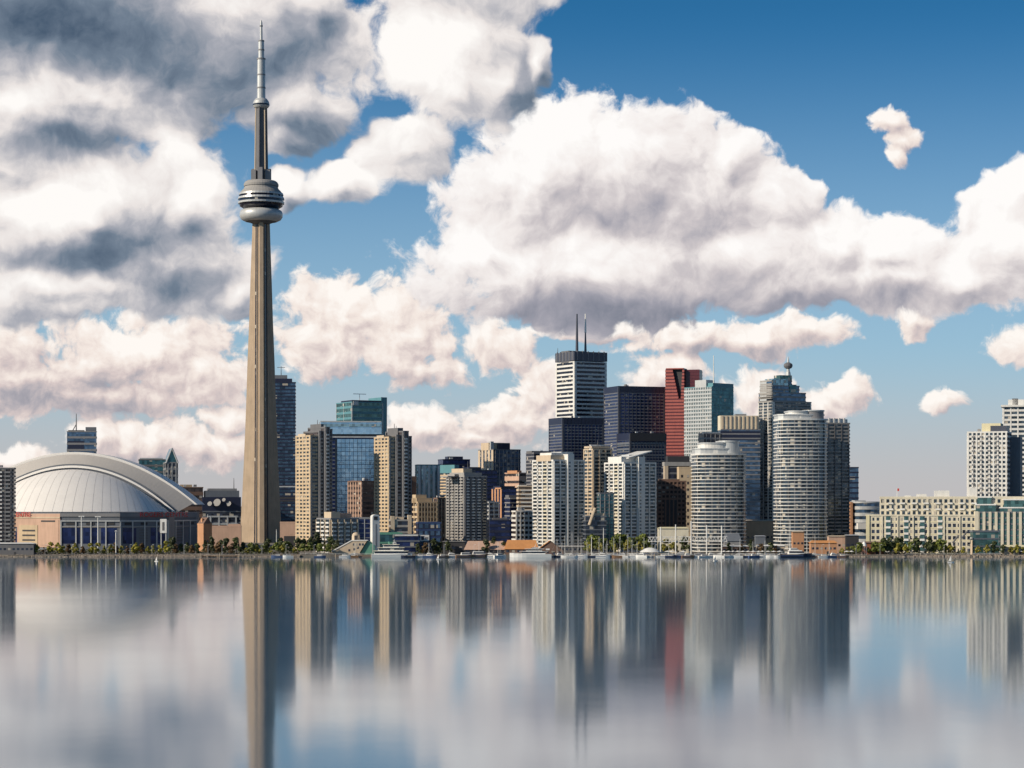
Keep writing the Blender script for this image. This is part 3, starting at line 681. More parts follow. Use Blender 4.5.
def grey_condo():
    b = B('grey_condominium', 'grey stepped condominium with gridded balconies in the middle of the shoreline', 446.5, 464.5, 486.5, 477, 1830, 38)
    b.bands(25, G['dark'], M['grey'], .28, .4); b.piers({3: 7}, M['grey'], .8, .7, inset=False); b.piers({0: 5}, M['dgrey'], 1.3, .9, inset=False); b.balc(0, .06, .2, M['white'], out=1.2, railh=.7).balc(0, .31, .45, M['white'], out=1.2, railh=.7).balc(0, .56, .7, M['white'], out=1.2, railh=.7).balc(0, .8, .95, M['beige'], out=1.2, railh=.7)
    for i in range(4): b.balc(3, .03+.25*i, .2+.25*i, M['grey'], out=1.0)
    b.ph(464, 482, 472.5, M['grey'], .0, .8, 'upper_storey'); b.ph(464.2, 473, 468.5, M['beige'], .05, .7, 'upper_storey'); b.ph(474, 479, 470, M['dgrey'], .2, .6)
    for px, yt in ((448, 482), (455, 480)): b.ph(px, px+5, yt-6, M['grey'], .3, .7)
    b.mast(470, 469, 461, .3, M['dgrey'])
grey_condo()
b = B('dark_lowrise', 'dark navy low office with small bright windows behind the orange roofed boathouse', 487, 490, 527, 521, 1900, 8)
b.bands(5, G['navy'], M['navy'], .4, .3); b.units(5, 13); b.ph(493, 508, 518, M['dgrey'], .2, .7); b.ph(510, 521, 519, M['mid'], .1, .5)
b = B('blue_lowrise', 'blue panelled low building with square windows and a white sign board by the shore', 416, 418, 441, 523.5, 1800, 8)
b.bands(4, M['navy'], M['blue'], .2, .2, band='wall'); windows(b.root, b.poly, 1, b.h/4, 4, 0, 4, G['steel'], .62, .6); block(b.root, b.px(420), b.px(429), -b.d/2-.8, -b.d/2-.2, b.z(541), b.z(535), 'sign_board', M['wmetal']); block(b.root, b.px(421.3), b.px(424), -b.d/2-.9, -b.d/2-.8, b.z(540), b.z(536), 'sign_mark', M['navy']); block(b.root, b.px(425), b.px(428), -b.d/2-.9, -b.d/2-.8, b.z(539), b.z(537), 'sign_mark', M['mid'])
b = B('concrete_terraces', 'low concrete terrace building with two pale pillars right of the pale stair tower', 389, 391, 413, 521, 1815, 8)
b.bands(5, G['dark'], M['grey'], .35, .5); b.ph(391, 394.5, 516, M['beige'], -.06, .3, 'pillar', z0=0); b.ph(408, 411.5, 515, M['beige'], -.06, .3, 'pillar', z0=0); b.ph(397, 404, 517, M['beige'], .1, .6)
b = B('teal_pavilion', 'low pavilion with green roof and glass front beside the moored ferry', 378, 380, 402, 534.5, 1790, 6)
b.bands(2, G['teal'], M['green'], .2, .4); b.ph(380, 400, 532.5, M['green'], .0, .9, 'roof_hall')
b = B('dark_terminal', 'low dark glazed terminal with pale roof line behind the moored ferry', 393, 395, 419, 536, 1770, 6)
b.bands(3, G['navy'], M['bluegrey'], .25, .5); b.ph(395, 418, 534.6, M['white'], -.05, .9, 'canopy')

# ------------------------------------------------------------------ bank towers
def bank_tower():
    b = B('white_skyscraper', 'white stone skyscraper with dark crown and two antennas, the tallest of the bank towers', 556, 574.5, 606.5, 362, 3050, 30)
    b.bands(40, G['black'], M['white'], .46, .4, z1=b.z(362)); b.piers({3: 2, 0: 2}, M['white'], 3.2, .7, inset=False)
    block(b.root, -b.w/2-.8, b.w/2+.8, -b.d/2-.8, b.d/2+.8, b.h+2, b.z(351.4), 'crown', M['steel'])
    for e in (0, 3):
        piers(b.root, b.poly, b.h+2.5, b.z(350.6), {e: 6}, M['mid'], 1.2, 1.2, name='crown_fin')
    b.ph(572, 592, 350, M['dgrey'], .3, .7)
    mast(b.root, b.px(578.5), -b.d/2+4, b.z(352), b.z(313.5), 2.2, M['steel']); mast(b.root, b.px(587), -b.d/2+4, b.z(352), b.z(332), 1.9, M['steel']); mast(b.root, b.px(587), -b.d/2+4, b.z(332), b.z(313), 1.5, M['wmetal']); mast(b.root, -b.w/2+1, b.d/2-3, b.z(351), b.z(346), .5, M['dgrey'])
bank_tower()
def black_tower(label, px0, pxc, px1, yt, Y, n, a=22, un=1):
    b = B('black_skyscraper', label, px0, pxc, px1, yt, Y, a)
    b.bands(n, G['navy'], M['bsteel'], .40, .3); b.piers({0: 12}, M['steel'], .5, .5, name='mullion'); b.piers({0: 2, 3: 2}, M['steel'], 1.8, .55, inset=False)
    block(b.root, -b.w/2-.5, b.w/2+.5, -b.d/2-.5, b.d/2+.5, b.h-7, b.h+1.4, 'parapet', M['navy']); b.units(2, un); return b
b = black_tower('tall flat topped black skyscraper right of the white one with antennas', 604, 618.5, 665.5, 387, 2950, 46, 20)
b.mast(627, 386, 384, 1.6, M['dgrey']); b.ph(605, 664, 438, M['dark'], -.02, 0, 'service_floor', z0=b.z(444))
black_tower('shorter black skyscraper standing in front of the white skyscraper', 549, 562.5, 604, 418.5, 2800, 38, 20, 3)
b = black_tower('low wide black office block in front of the tall black skyscraper', 617, 630, 666, 434, 2700, 34, 20, 4)
b.ph(630, 665, 433, M['dark'], -.03, 0, 'service_floor', z0=b.z(441)); b.bands(16, G['steel'], M['bluegrey'], .25, .5, z1=b.z(444))
def red_tower():
    b = B('red_skyscraper', 'red granite skyscraper with a stepped notch in its top', 665.5, 665.5, 698.5, 369, 2950, -16)
    w, d = b.w, b.d; x = b.px(685); top = b.h; px = lambda q: b.px(q)
    sh = 4.3; n = int(top/sh); sh = top/n; gm = {}
    # west half red in the sun with the notch, east half set back, its shade put into a darker red
    for i in range(n):
        z = i*sh; py = HOR-(z+GZ-CAMH)/b.Y*F
        xr = px(683.5) if py > 400 else px(681.2-(400-py)*.0)
        if py < 400:
            k = max(0, (400-py)/28); x1 = px(678.5-6.0*min(1, k)); x2 = px(681+1.5*min(1, k)); spans = [(-w/2, x1), (x2, px(684))]
        else: spans = [(-w/2, px(684))]
        for a_, c_ in spans:
            MB().box(a_, c_, -d/2, d/2-3, 0, sh).build('window_band', G['smoke'] if False else M['redd'], b.root, (0, 0, z)); MB().box(a_-.3, c_+.3, -d/2-.4, d/2-2.8, 0, sh*.62).build('spandrel', M['redg'], b.root, (0, 0, z))
        if py < 400: MB().box(px(671), px(684), -d/2+4, d/2-3.4, 0, sh).build('notch_wall', M['dark'], b.root, (0, 0, z))
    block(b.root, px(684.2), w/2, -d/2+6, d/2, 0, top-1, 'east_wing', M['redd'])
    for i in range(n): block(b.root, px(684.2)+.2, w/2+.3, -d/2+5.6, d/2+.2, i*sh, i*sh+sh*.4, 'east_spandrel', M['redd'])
    block(b.root, px(666), px(683.5), -d/2-.6, d/2-2, top-.4, top+1, 'roof', M['redg'])
red_tower()
b = B('pale_skyscraper', 'pale steel banded skyscraper with teal glass front and thin mast', 684.5, 712, 733.5, 387, 2850, 42)
b.bands(40, G['teal'], M['teal'], .18, .15); b.piers({3: 16}, M['lsteel'], 1.3, .5); 
hb = MB().box(-.9, .2, -b.d/2, b.d/2, 0, 1.9).mesh('spandrel', M['lsteel'])
for i in range(40): put('spandrel', hb, b.root, (-b.w/2, 0, i*b.h/40))
b.ph(713, 733.5, 382.8, M['teal'], .0, .5, 'crown'); b.mast(715.3, 386, 355, .9, M['wmetal']); b.ph(711, 720, 379.5, M['lsteel'], .2, .6)
b = B('cream_crowned_office', 'dark blue banded office with a cream finned crown behind the rounded condominium', 718, 721, 760, 430, 2550, 6)
b.bands(24, G['steel'], M['mid'], .3, .4); b.ph(720.5, 759, 415.5, M['cream'], .0, .9, 'crown', z0=b.z(430))
for i in range(9): block(b.root, b.px(722+i*4.2), b.px(723.4+i*4.2), -b.d/2-.8, -b.d/2+.3, b.z(429), b.z(416), 'crown_fin', M['beige'])
b.ph(719, 760, 431, M['navy'], -.02, 0, 'service_floor', z0=b.z(440)); b.ph(736, 747, 413.8, M['mid'], .2, .6)
b = B('dark_banded_office', 'dark banded office with a pale top rail, left of the cream crowned office', 698.5, 704, 722, 434, 2500, 18)
b.bands(20, G['black'], M['mid'], .35, .35); b.piers({0: 4}, M['grey'], .8, .5); b.ph(699, 721, 432, M['lsteel'], .1, .3, 'rail')
b = B('brick_apartments', 'dark brown apartment block with small windows right of the second white condominium', 655, 657, 686, 482, 1960, 6)
b.bands(15, G['smoke'], M['brown'], .5, .35); b.piers({0: 8}, M['brown'], 1.2, .5, inset=False); b.ph(660, 680, 479, M['brown'], .2, .8); b.ph(664, 678, 500, M['dark'], -.04, .0, 'shaft_recess', z0=b.z(535))
b = B('concrete_gateway', 'dark office with pale concrete portal frames above the brown apartment block', 662, 665, 692, 468, 2350, 8)
b.bands(12, G['black'], M['dgrey'], .3, .3); b.ph(662, 692, 462, M['grey'], -.06, .7, 'portal_beam', z0=b.z(466)); b.ph(663, 668, 466, M['beige'], -.06, .3, 'portal_leg', z0=b.z(490)); b.ph(668, 690, 456, M['dark'], .1, .8, 'upper_storey')
b = B('tan_office', 'plain tan stone office wedge left of the rounded condominium', 677, 679, 697, 468, 2250, 6)
b.bands(11, M['tan'], M['tan'], .1, .06, band='wall', slab='joint'); windows(b.root, b.poly, 2, b.h/11, 10, 0, 3, G['smoke'], .35, .4)
b = B('dark_blue_office', 'dark blue office slab just right of the eastern rounded condominiums', 846, 848, 858.5, 468, 2450, 6)
b.bands(14, G['steel'], M['navy'], .3, .25)

def stepped_bank():
    b = B('stepped_skyscraper', 'banded skyscraper with stepped teal crown and spire ball, right of the cream crown', 758.5, 773.5, 811, 402, 2550, 27)
    b.bands(44, G['condo'], M['grey'], .42, .4, z1=b.z(402)); b.piers({3: 4, 0: 2}, M['white'], 1.3, .6, inset=False)
    w, d = b.w/2, b.d/2
    steps = [(759, 806, 393, .02, .98), (760, 800, 386, .05, .9), (760, 793, 381, .08, .85)]
    for q0, q1, yt, d0, d1 in steps:
        x0, x1 = b.px(max(q0, 774)), b.px(q1); z0, z1 = b.z(402), b.z(yt)
        k = max(2, int((z1-z0)/4)); stack(b.root, [(-w, -d+2*d*d0), (x1, -d+2*d*d0), (x1, -d+2*d*d1), (-w, -d+2*d*d1)], z0, z1, k, G['steel'], M['grey'], .4, .35)
    b.ph(774, 789, 378.5, G['pale'], .06, .6, 'glass_crown', z0=b.z(396)); b.ph(790, 797, 384, G['teal'], .03, .5, 'glass_crown', z0=b.z(398))
    block(b.root, -w-.3, -w+9, -d*.1, d*.8, b.h, b.z(379.5), 'penthouse', M['lsteel']); b.ph(783, 795, 374.5, G['green'], .2, .6, 'spire_base', z0=b.z(381))
    x = b.px(793.5); L = lambda n, m, pr: MB().lathe([(r*1.146, b.z(py)) for r, py in pr], 14).build(n, m, b.root, (x, -d*.3, 0))
    L('spire', M['lsteel'], [(3, 376), (2.2, 371), (1.6, 370), (1.6, 367)]); L('spire_ball', M['dgrey'], [(1, 368), (3.6, 366.8), (4.6, 364.8), (4.2, 362.8), (2, 361.4), (.8, 361)]); L('spire_tip', M['lsteel'], [(1.2, 361.5), (1, 359), (.3, 355.5)])
    b.ph(800, 812, 408, M['grey'], .0, .8, 'shoulder', z0=b.z(420))
stepped_bank()

# ------------------------------------------------------------------ waterfront condominiums
def white_condo(label, px0, pxc, px1, yl, yf, Y, canopy):
    b = B('white_condominium', label, px0, pxc, px1, yf, Y, 30); n = 25
    b.bands(n, G['condo'], M['white'], .34, .5); sh = b.sh
    b.piers({0: 6}, M['white'], .9, 1.2, inset=False); b.piers({3: 5}, M['white'], 1.5, .9, inset=False)
    for i in range(5): b.balc(0, i/5+.02, i/5+.17, M['white'], out=1.1, railh=.7)
    b.balc(3, .05, .28, M['white'], out=1.5, railh=.8).balc(3, .55, .75, M['cream'], out=1.2, railh=.8)
    # pale bay that runs up the middle of the front
    b.ph(pxc+(px1-pxc)*.42, pxc+(px1-pxc)*.62, yf-7, M['white'], -.08, .2, 'lift_bay', z0=0)
    for i in range(n):
        block(b.root, b.px(pxc+(px1-pxc)*.45), b.px(pxc+(px1-pxc)*.50), -b.d/2-b.d*.08-.15, -b.d/2, i*sh+1, i*sh+sh*.8, 'bay_window', G['condo'])
    if canopy:
        b.ph(pxc-6, pxc+13, yf-7, M['white'], .1, .8); b.ph(pxc+9, pxc+16, yf-9, M['lsteel'], .2, .6); x0, x1 = b.px(pxc+4), b.px(px1-4)
        MB().add([(x0, -b.d/2-1, b.z(yf-5)), (x1, -b.d/2-1, b.z(yf-12)), (x1, b.d/4, b.z(yf-12)), (x0, b.d/4, b.z(yf-5)), (x0, -b.d/2-1, b.z(yf-6)), (x1, -b.d/2-1, b.z(yf-13.2)), (x1, b.d/4, b.z(yf-13.2)), (x0, b.d/4, b.z(yf-6))],
                 [(3, 2, 1, 0), (4, 5, 6, 7), (0, 1, 5, 4), (1, 2, 6, 5), (2, 3, 7, 6), (3, 0, 4, 7)]).build('slanted_canopy', M['white'], b.root)
        for q in (x0+2, x1-3): MB().tube((q, -b.d/4, b.h), (q, -b.d/4, b.z(yf-6 if q < x0+4 else yf-11)), .5).build('canopy_post', M['white'], b.root)
    else:
        b.ph(pxc-4, pxc+16, yf-6, M['beige'], .1, .8); b.ph(pxc+12, pxc+24, yf-9.5, M['lsteel'], .2, .7); b.ph(pxc+1, pxc+13, yf-8.5, M['white'], .15, .7)
    # stepped lower wing at the west
    return b
white_condo('white gridded condominium with square penthouse, western one of the waterfront pair', 533, 553.5, 584, 464, 461, 1830, False)
b = white_condo('white gridded condominium with a slanted roof canopy, eastern one of the waterfront pair', 605, 624, 655.5, 466, 463.5, 1830, True)
b = B('beige_condominium', 'tall beige condominium with a raised rooftop frame between the twin white ones', 584, 593, 612, 450, 1920, 24)
b.bands(27, G['condo'], M['beige'], .4, .4); b.piers({0: 4, 3: 3}, M['beige'], 1.3, .7, inset=False); b.balc(0, .3, .7, M['beige'], out=1.2); b.ph(585, 611, 446, M['beige'], .05, .9, 'roof_frame', z0=b.z(448)); b.ph(586, 594, 450, M['tan'], .1, .8, 'upper_storey'); b.units(4, 20); b.ph(588, 606, 444.5, M['wmetal'], .2, .3, 'rail'); b.mast(599, 446, 440, .3, M['dgrey'])
b = B('teal_annex', 'dark teal glass stair block at the foot of the eastern white condominium', 597, 600, 614, 494, 1815, 14)
b.bands(17, G['teal'], M['bluegrey'], .25, .3); b.piers({0: 4}, M['grey'], .5, .5, inset=False)
b = B('dark_podium', 'dark low podium with pale diagonal stair between the twin white condominiums', 583, 586, 606, 517, 1805, 8)
b.bands(8, G['dark'], M['bluegrey'], .25, .3); MB().tube((b.px(589), -b.d/2-1, b.z(525)), (b.px(595), -b.d/2-1, b.z(508)), 1.2).build('stair', M['beige'], b.root); b.ph(593, 604, 513, M['beige'], .0, .5, 'upper_storey')

def round_condo(label, px0, px1, yt, Y, n, bulge, steps, a=6, wall='white', crest=None):
    b = B('rounded_condominium', label, px0, px0, px1, yt, Y, a)
    b.d = b.w*.75
    b.poly = rounded(b.w, b.d*.6, b.w*bulge, 16, 0, 0)
    b.sh = stack(b.root, b.poly, 0, b.h, n, G['condo'], M[wall], .24, .8); b.n = n
    # pale rails in sections, dark dividing fins
    for e in range(0, 16, 2): piers(b.root, b.poly, 0, b.h, {e: 1}, M['dgrey'] if e % 4 else M['mid'], .6, .7, name='divider')
    for (q0, q1, yy, m) in steps:
        x0, x1 = b.px(q0), b.px(q1); k = rounded(x1-x0, b.d*.5, b.w*bulge*.7, 10, (x0+x1)/2, 0)
        z0 = b.h if yy < yt else b.z(yy)-1
        MB().prism(k, b.h-.5, b.z(yy)).build('penthouse', m, b.root); MB().prism(offset(k, .6), b.z(yy)-.2, b.z(yy)+.9).build('penthouse_roof', M['lsteel'], b.root)
    if crest is not None:
        # reflection put into colour: bluer bands on the lower storeys, stepping down in a curve
        for i in range(int(n*crest)):
            k = int(n*crest); f = 1-.9*(i/k)**3
            poly = rounded(b.w*1.006*f, b.d*.6, b.w*bulge*1.0, 14, -b.w/2*(1-f)*.9, -.25)
            MB().prism(poly, b.sh*.45, b.sh*.96).build('reflection_band', G['steel'], b.root, (0, -.3, i*b.sh))
    return b
round_condo('shorter curved condominium of banded glass and white rails, left of the stepped skyscraper', 697, 746.5, 455, 1830, 27, .22, [(697, 742, 449, M['lsteel']), (703, 732, 443.5, M['white']), (722, 741, 441.5, M['lsteel'])])
round_condo('tall curved condominium of banded glass in front of the stepped skyscraper', 780.5, 828, 420, 1800, 37, .20, [(780, 826, 415, M['lsteel']), (791, 812, 411.5, M['white']), (806, 826, 410.8, M['mid'])])
b = B('banded_condominium', 'slim dark banded condominium attached right of the tall curved one', 822, 827, 849, 424, 1840, 16)
b.bands(36, G['condo'], M['grey'], .38, .7); b.piers({0: 4}, M['dgrey'], .8, .9, inset=False); b.ph(828, 848, 419, M['lsteel'], .1, .9); b.ph(832, 847, 418.3, M['dgrey'], .3, .7)
for q in (829, 834, 839, 844): b.ph(q, q+1.5, 418, M['white'], .05, .15, 'roof_post')

# ------------------------------------------------------------------ eastern shore
b = B('round_office', 'low curved office with pale bands and an orange brick edge beside the long cream apartments', 849.5, 849.5, 880, 503, 1960, 6)
b.poly = rounded(b.w-4, b.d, 7, 12, 2, 0); b.sh = stack(b.root, b.poly, 0, b.h, 7, G['steel'], M['lsteel'], .5, .5); b.ph(849.5, 852, 502, M['obrick'], -.1, .8, 'brick_pier', z0=0); b.ph(857, 868, 500.3, M['lsteel'], .3, .7); b.ph(855, 867, 523, M['white'], -.38, -.2, 'sign_board', z0=b.z(529)); b.ph(857, 879, 501.5, M['mid'], .0, .9, 'penthouse')
def long_lowrise():
    b = B('cream_apartments', 'long cream apartment building with green glass east wing on the right shore', 866, 866, 976, 516, 1778, -9)
    rows, cols = 6, 23; zt = b.h; sh = zt/rows
    b.bands(rows, M['cream'], M['yellow'], .12, .12, band='wall', slab='string_course', top=False); block(b.root, -b.w/2-.4, b.w/2+.4, -b.d/2-.4, b.d/2, zt, zt+1.2, 'roof', M['cream'])
    windows(b.root, b.poly, 0, sh, rows-1, 0, cols, G['dark'], .62, .56); windows(b.root, b.poly, sh*5, sh, 1, 0, cols, G['condo'], .5, .5)
    b.piers({0: 8}, M['cream'], 1.2, .7, inset=False)
    b.ph(866, 869.5, 515.4, M['yellow'], -.03, .3, 'corner_bay', z0=0)
    for q in (886, 904, 920, 938): 
        for i in range(rows): block(b.root, b.px(q), b.px(q+4.5), -b.d/2-1.0, -b.d/2, i*sh, i*sh+sh*.34, 'balcony', M['wmetal']); block(b.root, b.px(q), b.px(q+4.5), -b.d/2-.12, -b.d/2, i*sh+sh*.36, i*sh+sh*.98, 'balcony_door', G['green'])
    # set-back upper storeys
    x0 = b.px(880); x1 = b.px(1040); up = [(x0, -b.d/2+9), (x1, -b.d/2+9), (x1, b.d/2+6), (x0, b.d/2+6)]; z1 = b.z(498)
    n = 3; s2 = stack(b.root, up, zt, z1, n, M['cream'], M['cream'], .1, .1, band='upper_wall', slab='string_course')
    windows(b.root, up, zt, s2, n, 0, 30, G['condo'], .55, .6, cap=90)
    for k in range(8): 
        for i in range(n): balconies(b.root, up, zt+i*s2, s2, 1, 0, .05+k*.075, .085+k*.075, M['wmetal'], out=1.2, railh=.9)
    for q0, q1, yy in ((917, 927, 494), (935, 950, 490.5), (970, 984, 488), (905, 911, 495.5)): b.ph(q0, q1, yy, M['white'], .5, .9, 'rooftop_unit', z0=z1)
    # glazed east wing
    xa, xb = b.px(976.5), b.px(1046); ew = [(xa, -b.d/2-.8), (xb, -b.d/2-.8), (xb, b.d/2), (xa, b.d/2)]; zt2 = b.z(513)
    stack(b.root, ew, 0, zt2, 7, G['green'], M['bluegrey'], .25, .2); piers(b.root, ew, 0, zt2+1, {0: 12}, M['cream'], 2.1, .9, inset=False)
    block(b.root, xa-1.4, xa+1.2, -b.d/2-1.9, b.d/2, 0, zt2+1.4, 'party_wall', M['cream'])
    for (q0, q1, y0, y1) in ((976, 996, 514, 505), (978, 992, 505, 497.5), (1000, 1030, 514, 508), (1004, 1030, 508, 500)):
        block(b.root, b.px(q0), b.px(q1), -b.d/2+3+(514-y0)*.5, -b.d/2+10, b.z(y0), b.z(y1), 'glazed_terrace', G['green']); block(b.root, b.px(q0)-.4, b.px(q1)+.4, -b.d/2+2.6+(514-y0)*.5, -b.d/2+10, b.z(y1)-.2, b.z(y1)+.8, 'terrace_slab', M['wmetal'])
    mast(b.root, b.px(897.5), 5, z1, b.z(488), .35, M['wmetal'], 'flagpole'); block(b.root, b.px(897.7), b.px(899.5), 4.9, 5.1, b.z(491), b.z(488.3), 'flag', M['red'])
long_lowrise()
b = B('glass_pavilion', 'dark green glass pavilion with slanted beams on the shore before the cream apartments', 971, 973, 999, 532, 1727, 4)
b.bands(3, G['green'], M['bluegrey'], .2, .4); b.ph(974, 998, 530.8, M['teal'], -.05, .9, 'roof_hall'); 
for i in range(2): MB().tube((b.px(953+i*9), -3, b.z(543-i*5)), (b.px(959+i*9), -3, b.z(535-i*4)), .7).build('slanted_beam', M['dgrey'], b.root)
b.ph(955, 972, 540, M['beige'], -.1, .6, 'terrace', z0=0); b.ph(957, 971, 537.5, M['white'], -.12, .4, 'terrace_rail', z0=b.z(538.5))
b = B('cream_tower', 'cream apartment tower with a yellow penthouse and shaded east face behind the long cream building', 967.5, 967.5, 1007, 433, 1910, -20)
b.bands(25, G['condo'], M['white'], .46, .4); b.piers({0: 10, 3: 4}, M['white'], 1.3, .6, inset=False)
for i in range(4): b.balc(0, .11+i*.2, .19+i*.2, M['mid'], out=.9)
b.ph(981, 1000, 423.5, M['yellow'], .15, .8); b.ph(990, 1006, 426, M['steel'], .1, .9); b.piers({1: 4}, M['mid'], 1.2, .6, inset=False); MB().box(b.w/2-1, b.w/2+9, b.d/2-9, b.d/2+6, 0, b.z(437)).build('shaded_corner', M['bluegrey'], b.root); b.units(3, 31)  # east piers and corner block coloured dark to stand for the shaded side
b = B('overhung_tower', 'white apartment tower with an overhanging roof slab at the far right edge', 1003, 1003, 1040, 407, 2060, -14)
b.bands(30, G['condo'], M['white'], .45, .5); b.piers({0: 6, 3: 2}, M['white'], 1.2, .6, inset=False); b.ph(1001, 1040, 405, M['white'], -.1, 1, 'roof_slab', z0=b.z(407), over=3.5); b.ph(1008, 1030, 399.5, M['white'], .1, .8); b.ph(1012, 1018, 398.5, M['dgrey'], .1, .4)

# ------------------------------------------------------------------ the waterfront: labels are written once everything stands
ORD = 'first second third fourth fifth sixth seventh eighth ninth tenth eleventh twelfth thirteenth fourteenth fifteenth sixteenth seventeenth eighteenth nineteenth twentieth'.split()
SEG = [(-99, 60, 'the tan west wing of the stadium'), (60, 172, 'the shaded stadium front'), (172, 240, 'the broadcast hall'), (240, 300, 'the tall concrete tower'),
       (300, 340, 'the left tan condominium'), (340, 415, 'the mirrored blue office'), (415, 508, 'the grey stepped condominium'), (508, 588, 'the western white condominium'),
       (588, 660, 'the eastern white condominium'), (660, 752, 'the shorter curved condominium'), (752, 850, 'the tall curved condominium'), (850, 972, 'the long cream apartments'), (972, 1200, 'the glazed east wing')]
WAIT = []
def later(o, desc, cat, group, px): WAIT.append((o, desc, cat, group, px))
def seg(px): return next(t for a, b_, t in SEG if a <= px < b_)
def write_labels():
    rows = {}
    for e in WAIT: rows.setdefault((e[1], seg(e[4])), []).append(e)
    for (desc, sg), l in rows.items():
        l.sort(key=lambda e: e[4])
        for i, (o, _, cat, grp, px) in enumerate(l):
            lab = desc+' before '+sg
            if len(l) > 1: lab += (', '+(ORD[i] if i < 20 else 'last')+' from left') if i < len(l)-1 else ', rightmost'
            tag(o, lab, cat, grp)

# ---- trees
def leaf_mat(name, a, c):
    m, b, p = new_mat(name)
    g = b.n('ShaderNodeNewGeometry').outputs['Random Per Island']; oi = b.n('ShaderNodeObjectInfo').outputs['Random']
    col = b.mix(g, (*a, 1), (*c, 1)); k = b.v('SCALE', col); b.put(k.node.inputs['Scale'], b.m('MULTIPLY_ADD', oi, .6, .7))
    b.put(p.inputs['Base Color'], k); p.inputs['Roughness'].default_value = .6
    p.inputs['Subsurface Weight'].default_value = 0
    return m
LEAF = [leaf_mat('leaves_yellow_green', (.15, .15, .02), (.34, .29, .04)), leaf_mat('leaves_green', (.05, .08, .015), (.19, .21, .035)), leaf_mat('leaves_dark', (.018, .032, .011), (.085, .10, .03)), leaf_mat('leaves_russet', (.05, .03, .015), (.16, .09, .03))]
def tree_proto(kind, h, spread, leaf, seed, clumps=8, low=.28):
    r = random.Random(seed); root = empty(kind, (0, 0, -500))
    t = MB().tube((0, 0, -.3), (r.uniform(-.2, .2), 0, h*.45), .16*h/8, .10*h/8, 7)
    pts = []
    for i in range(clumps):
        a = r.uniform(0, 2*pi); q = r.uniform(.1, .75)*spread; z = h*r.uniform(low+.1, .86); k = 1-abs(z/h-.5)*.7
        pts.append((q*cos(a)*k, q*sin(a)*k, z, r.uniform(.28, .5)*spread))
    pts.append((0, 0, h*.88, spread*.3))
    for x, y, z, s_ in pts[:6]: t.tube((0, 0, h*.3), (x, y, z), .07*h/8, .03, 5)
    t.build('trunk', M['bark'], root)
    c = MB()
    for x, y, z, s_ in pts:
        for i in range(80):
            v = Vector((r.gauss(0, 1), r.gauss(0, 1), r.gauss(0, 1))).normalized()*s_*r.uniform(.55, 1.08)
            p = Vector((x, y, z))+Vector((v.x, v.y, v.z*.85)); n = (v.normalized()+Vector((r.gauss(0, .5), r.gauss(0, .5), r.gauss(0, .5)))).normalized()
            u = n.orthogonal().normalized(); u = (Matrix.Rotation(r.uniform(0, 6.28), 3, n) @ u); w = n.cross(u); q = r.uniform(.34, .6)
            c.add([p-u*q-w*q*.6, p+u*q-w*q*.6, p+u*q*.7+w*q*.7, p-u*q*.7+w*q*.7], [(0, 1, 2, 3)])
    c.build('crown', leaf, root); return root
def palm_like(seed, h, leaf):
    r = random.Random(seed); root = empty('drooping_tree', (0, 0, -500))
    MB().tube((0, 0, -.3), (.3, 0, h*.8), .2, .13, 7).build('trunk', M['bark'], root); c = MB()
    for i in range(60):
        a = r.uniform(0, 2*pi); L = r.uniform(1.4, 2.8); up = r.uniform(-.2, 1.1); p = Vector((.3, 0, h*.8+r.uniform(-1, .4))); d = Vector((cos(a), sin(a), up)).normalized()
        for k in range(6):
            q = p+d*L/6; sd_ = d.cross(Vector((0, 0, 1))).normalized()*.28*(1-k/7); c.add([p-sd_, p+sd_, q+sd_*.9, q-sd_*.9], [(0, 1, 2, 3)]); p = q; d = (d+Vector((0, 0, -.24))).normalized()
    c.build('crown', leaf, root); return root
PROTO = {'young': [tree_proto('young_tree', 7.6, 2.7, LEAF[0], s, 7, .15) for s in (1, 2, 3)], 'broad': [tree_proto('broad_tree', 9.5, 4.0, LEAF[1], s, 11, .2) for s in (4, 5, 6)],
         'dark': [tree_proto('dark_tree', 10.5, 3.7, LEAF[2], s, 10, .15) for s in (7, 8, 9)], 'russet': [tree_proto('russet_tree', 7.5, 2.8, LEAF[3], s, 8, .1) for s in (10, 11)], 'drooping': [palm_like(s, 8, LEAF[2]) for s in (12, 13)]}
DESC = {'young': 'small yellow green rounded tree', 'broad': 'broad green leafy tree', 'dark': 'dark dense tree', 'russet': 'small brownish shrubby tree', 'drooping': 'dark tree with drooping fronds'}
used = set(); rt = random.Random(21)
def tree(kind, px, Y, sc=1.0):
    i = rt.randrange(len(PROTO[kind])); p = PROTO[kind][i]; loc = (X(px, Y), Y, GZ); k = sc*1.3*rt.uniform(.72, 1.22); rz = rt.uniform(0, 6.28)
    if (kind, i) in used: o = copy_thing(p, loc, rz, k)
    else: used.add((kind, i)); o = p; o.location = loc; o.rotation_euler = (0, 0, rz); o.scale = (k, k, k)
    later(o, DESC[kind], 'tree', DESC[kind].replace('tree', 'trees')+' along the shore', px)
for px in (37, 50, 58, 63, 75, 91, 97, 104, 111, 121, 133, 136, 148, 153, 160, 166): tree('young', px, 1722+rt.uniform(0, 8), .86)
for px in (27, 44, 69, 83, 115, 127, 142): tree('russet', px, 1738, .8)
for px in (172, 179, 187, 196, 204, 213, 221, 228, 236): tree('dark', px+rt.uniform(-2, 2), 1742+rt.uniform(0, 12), .85)
for px in (176, 192, 208, 218, 232): tree('russet', px, 1728, .85)
for px in range(246, 300, 6): tree('young' if px % 4 else 'broad', px+rt.uniform(-1, 1), 1726, .72)
for px in (243, 256, 268, 281, 291): tree('dark', px, 1752, .8)
for px in (298, 304, 311, 317, 324, 331, 337): tree('dark' if px % 3 else 'drooping', px, 1738+rt.uniform(0, 10), 1.12)
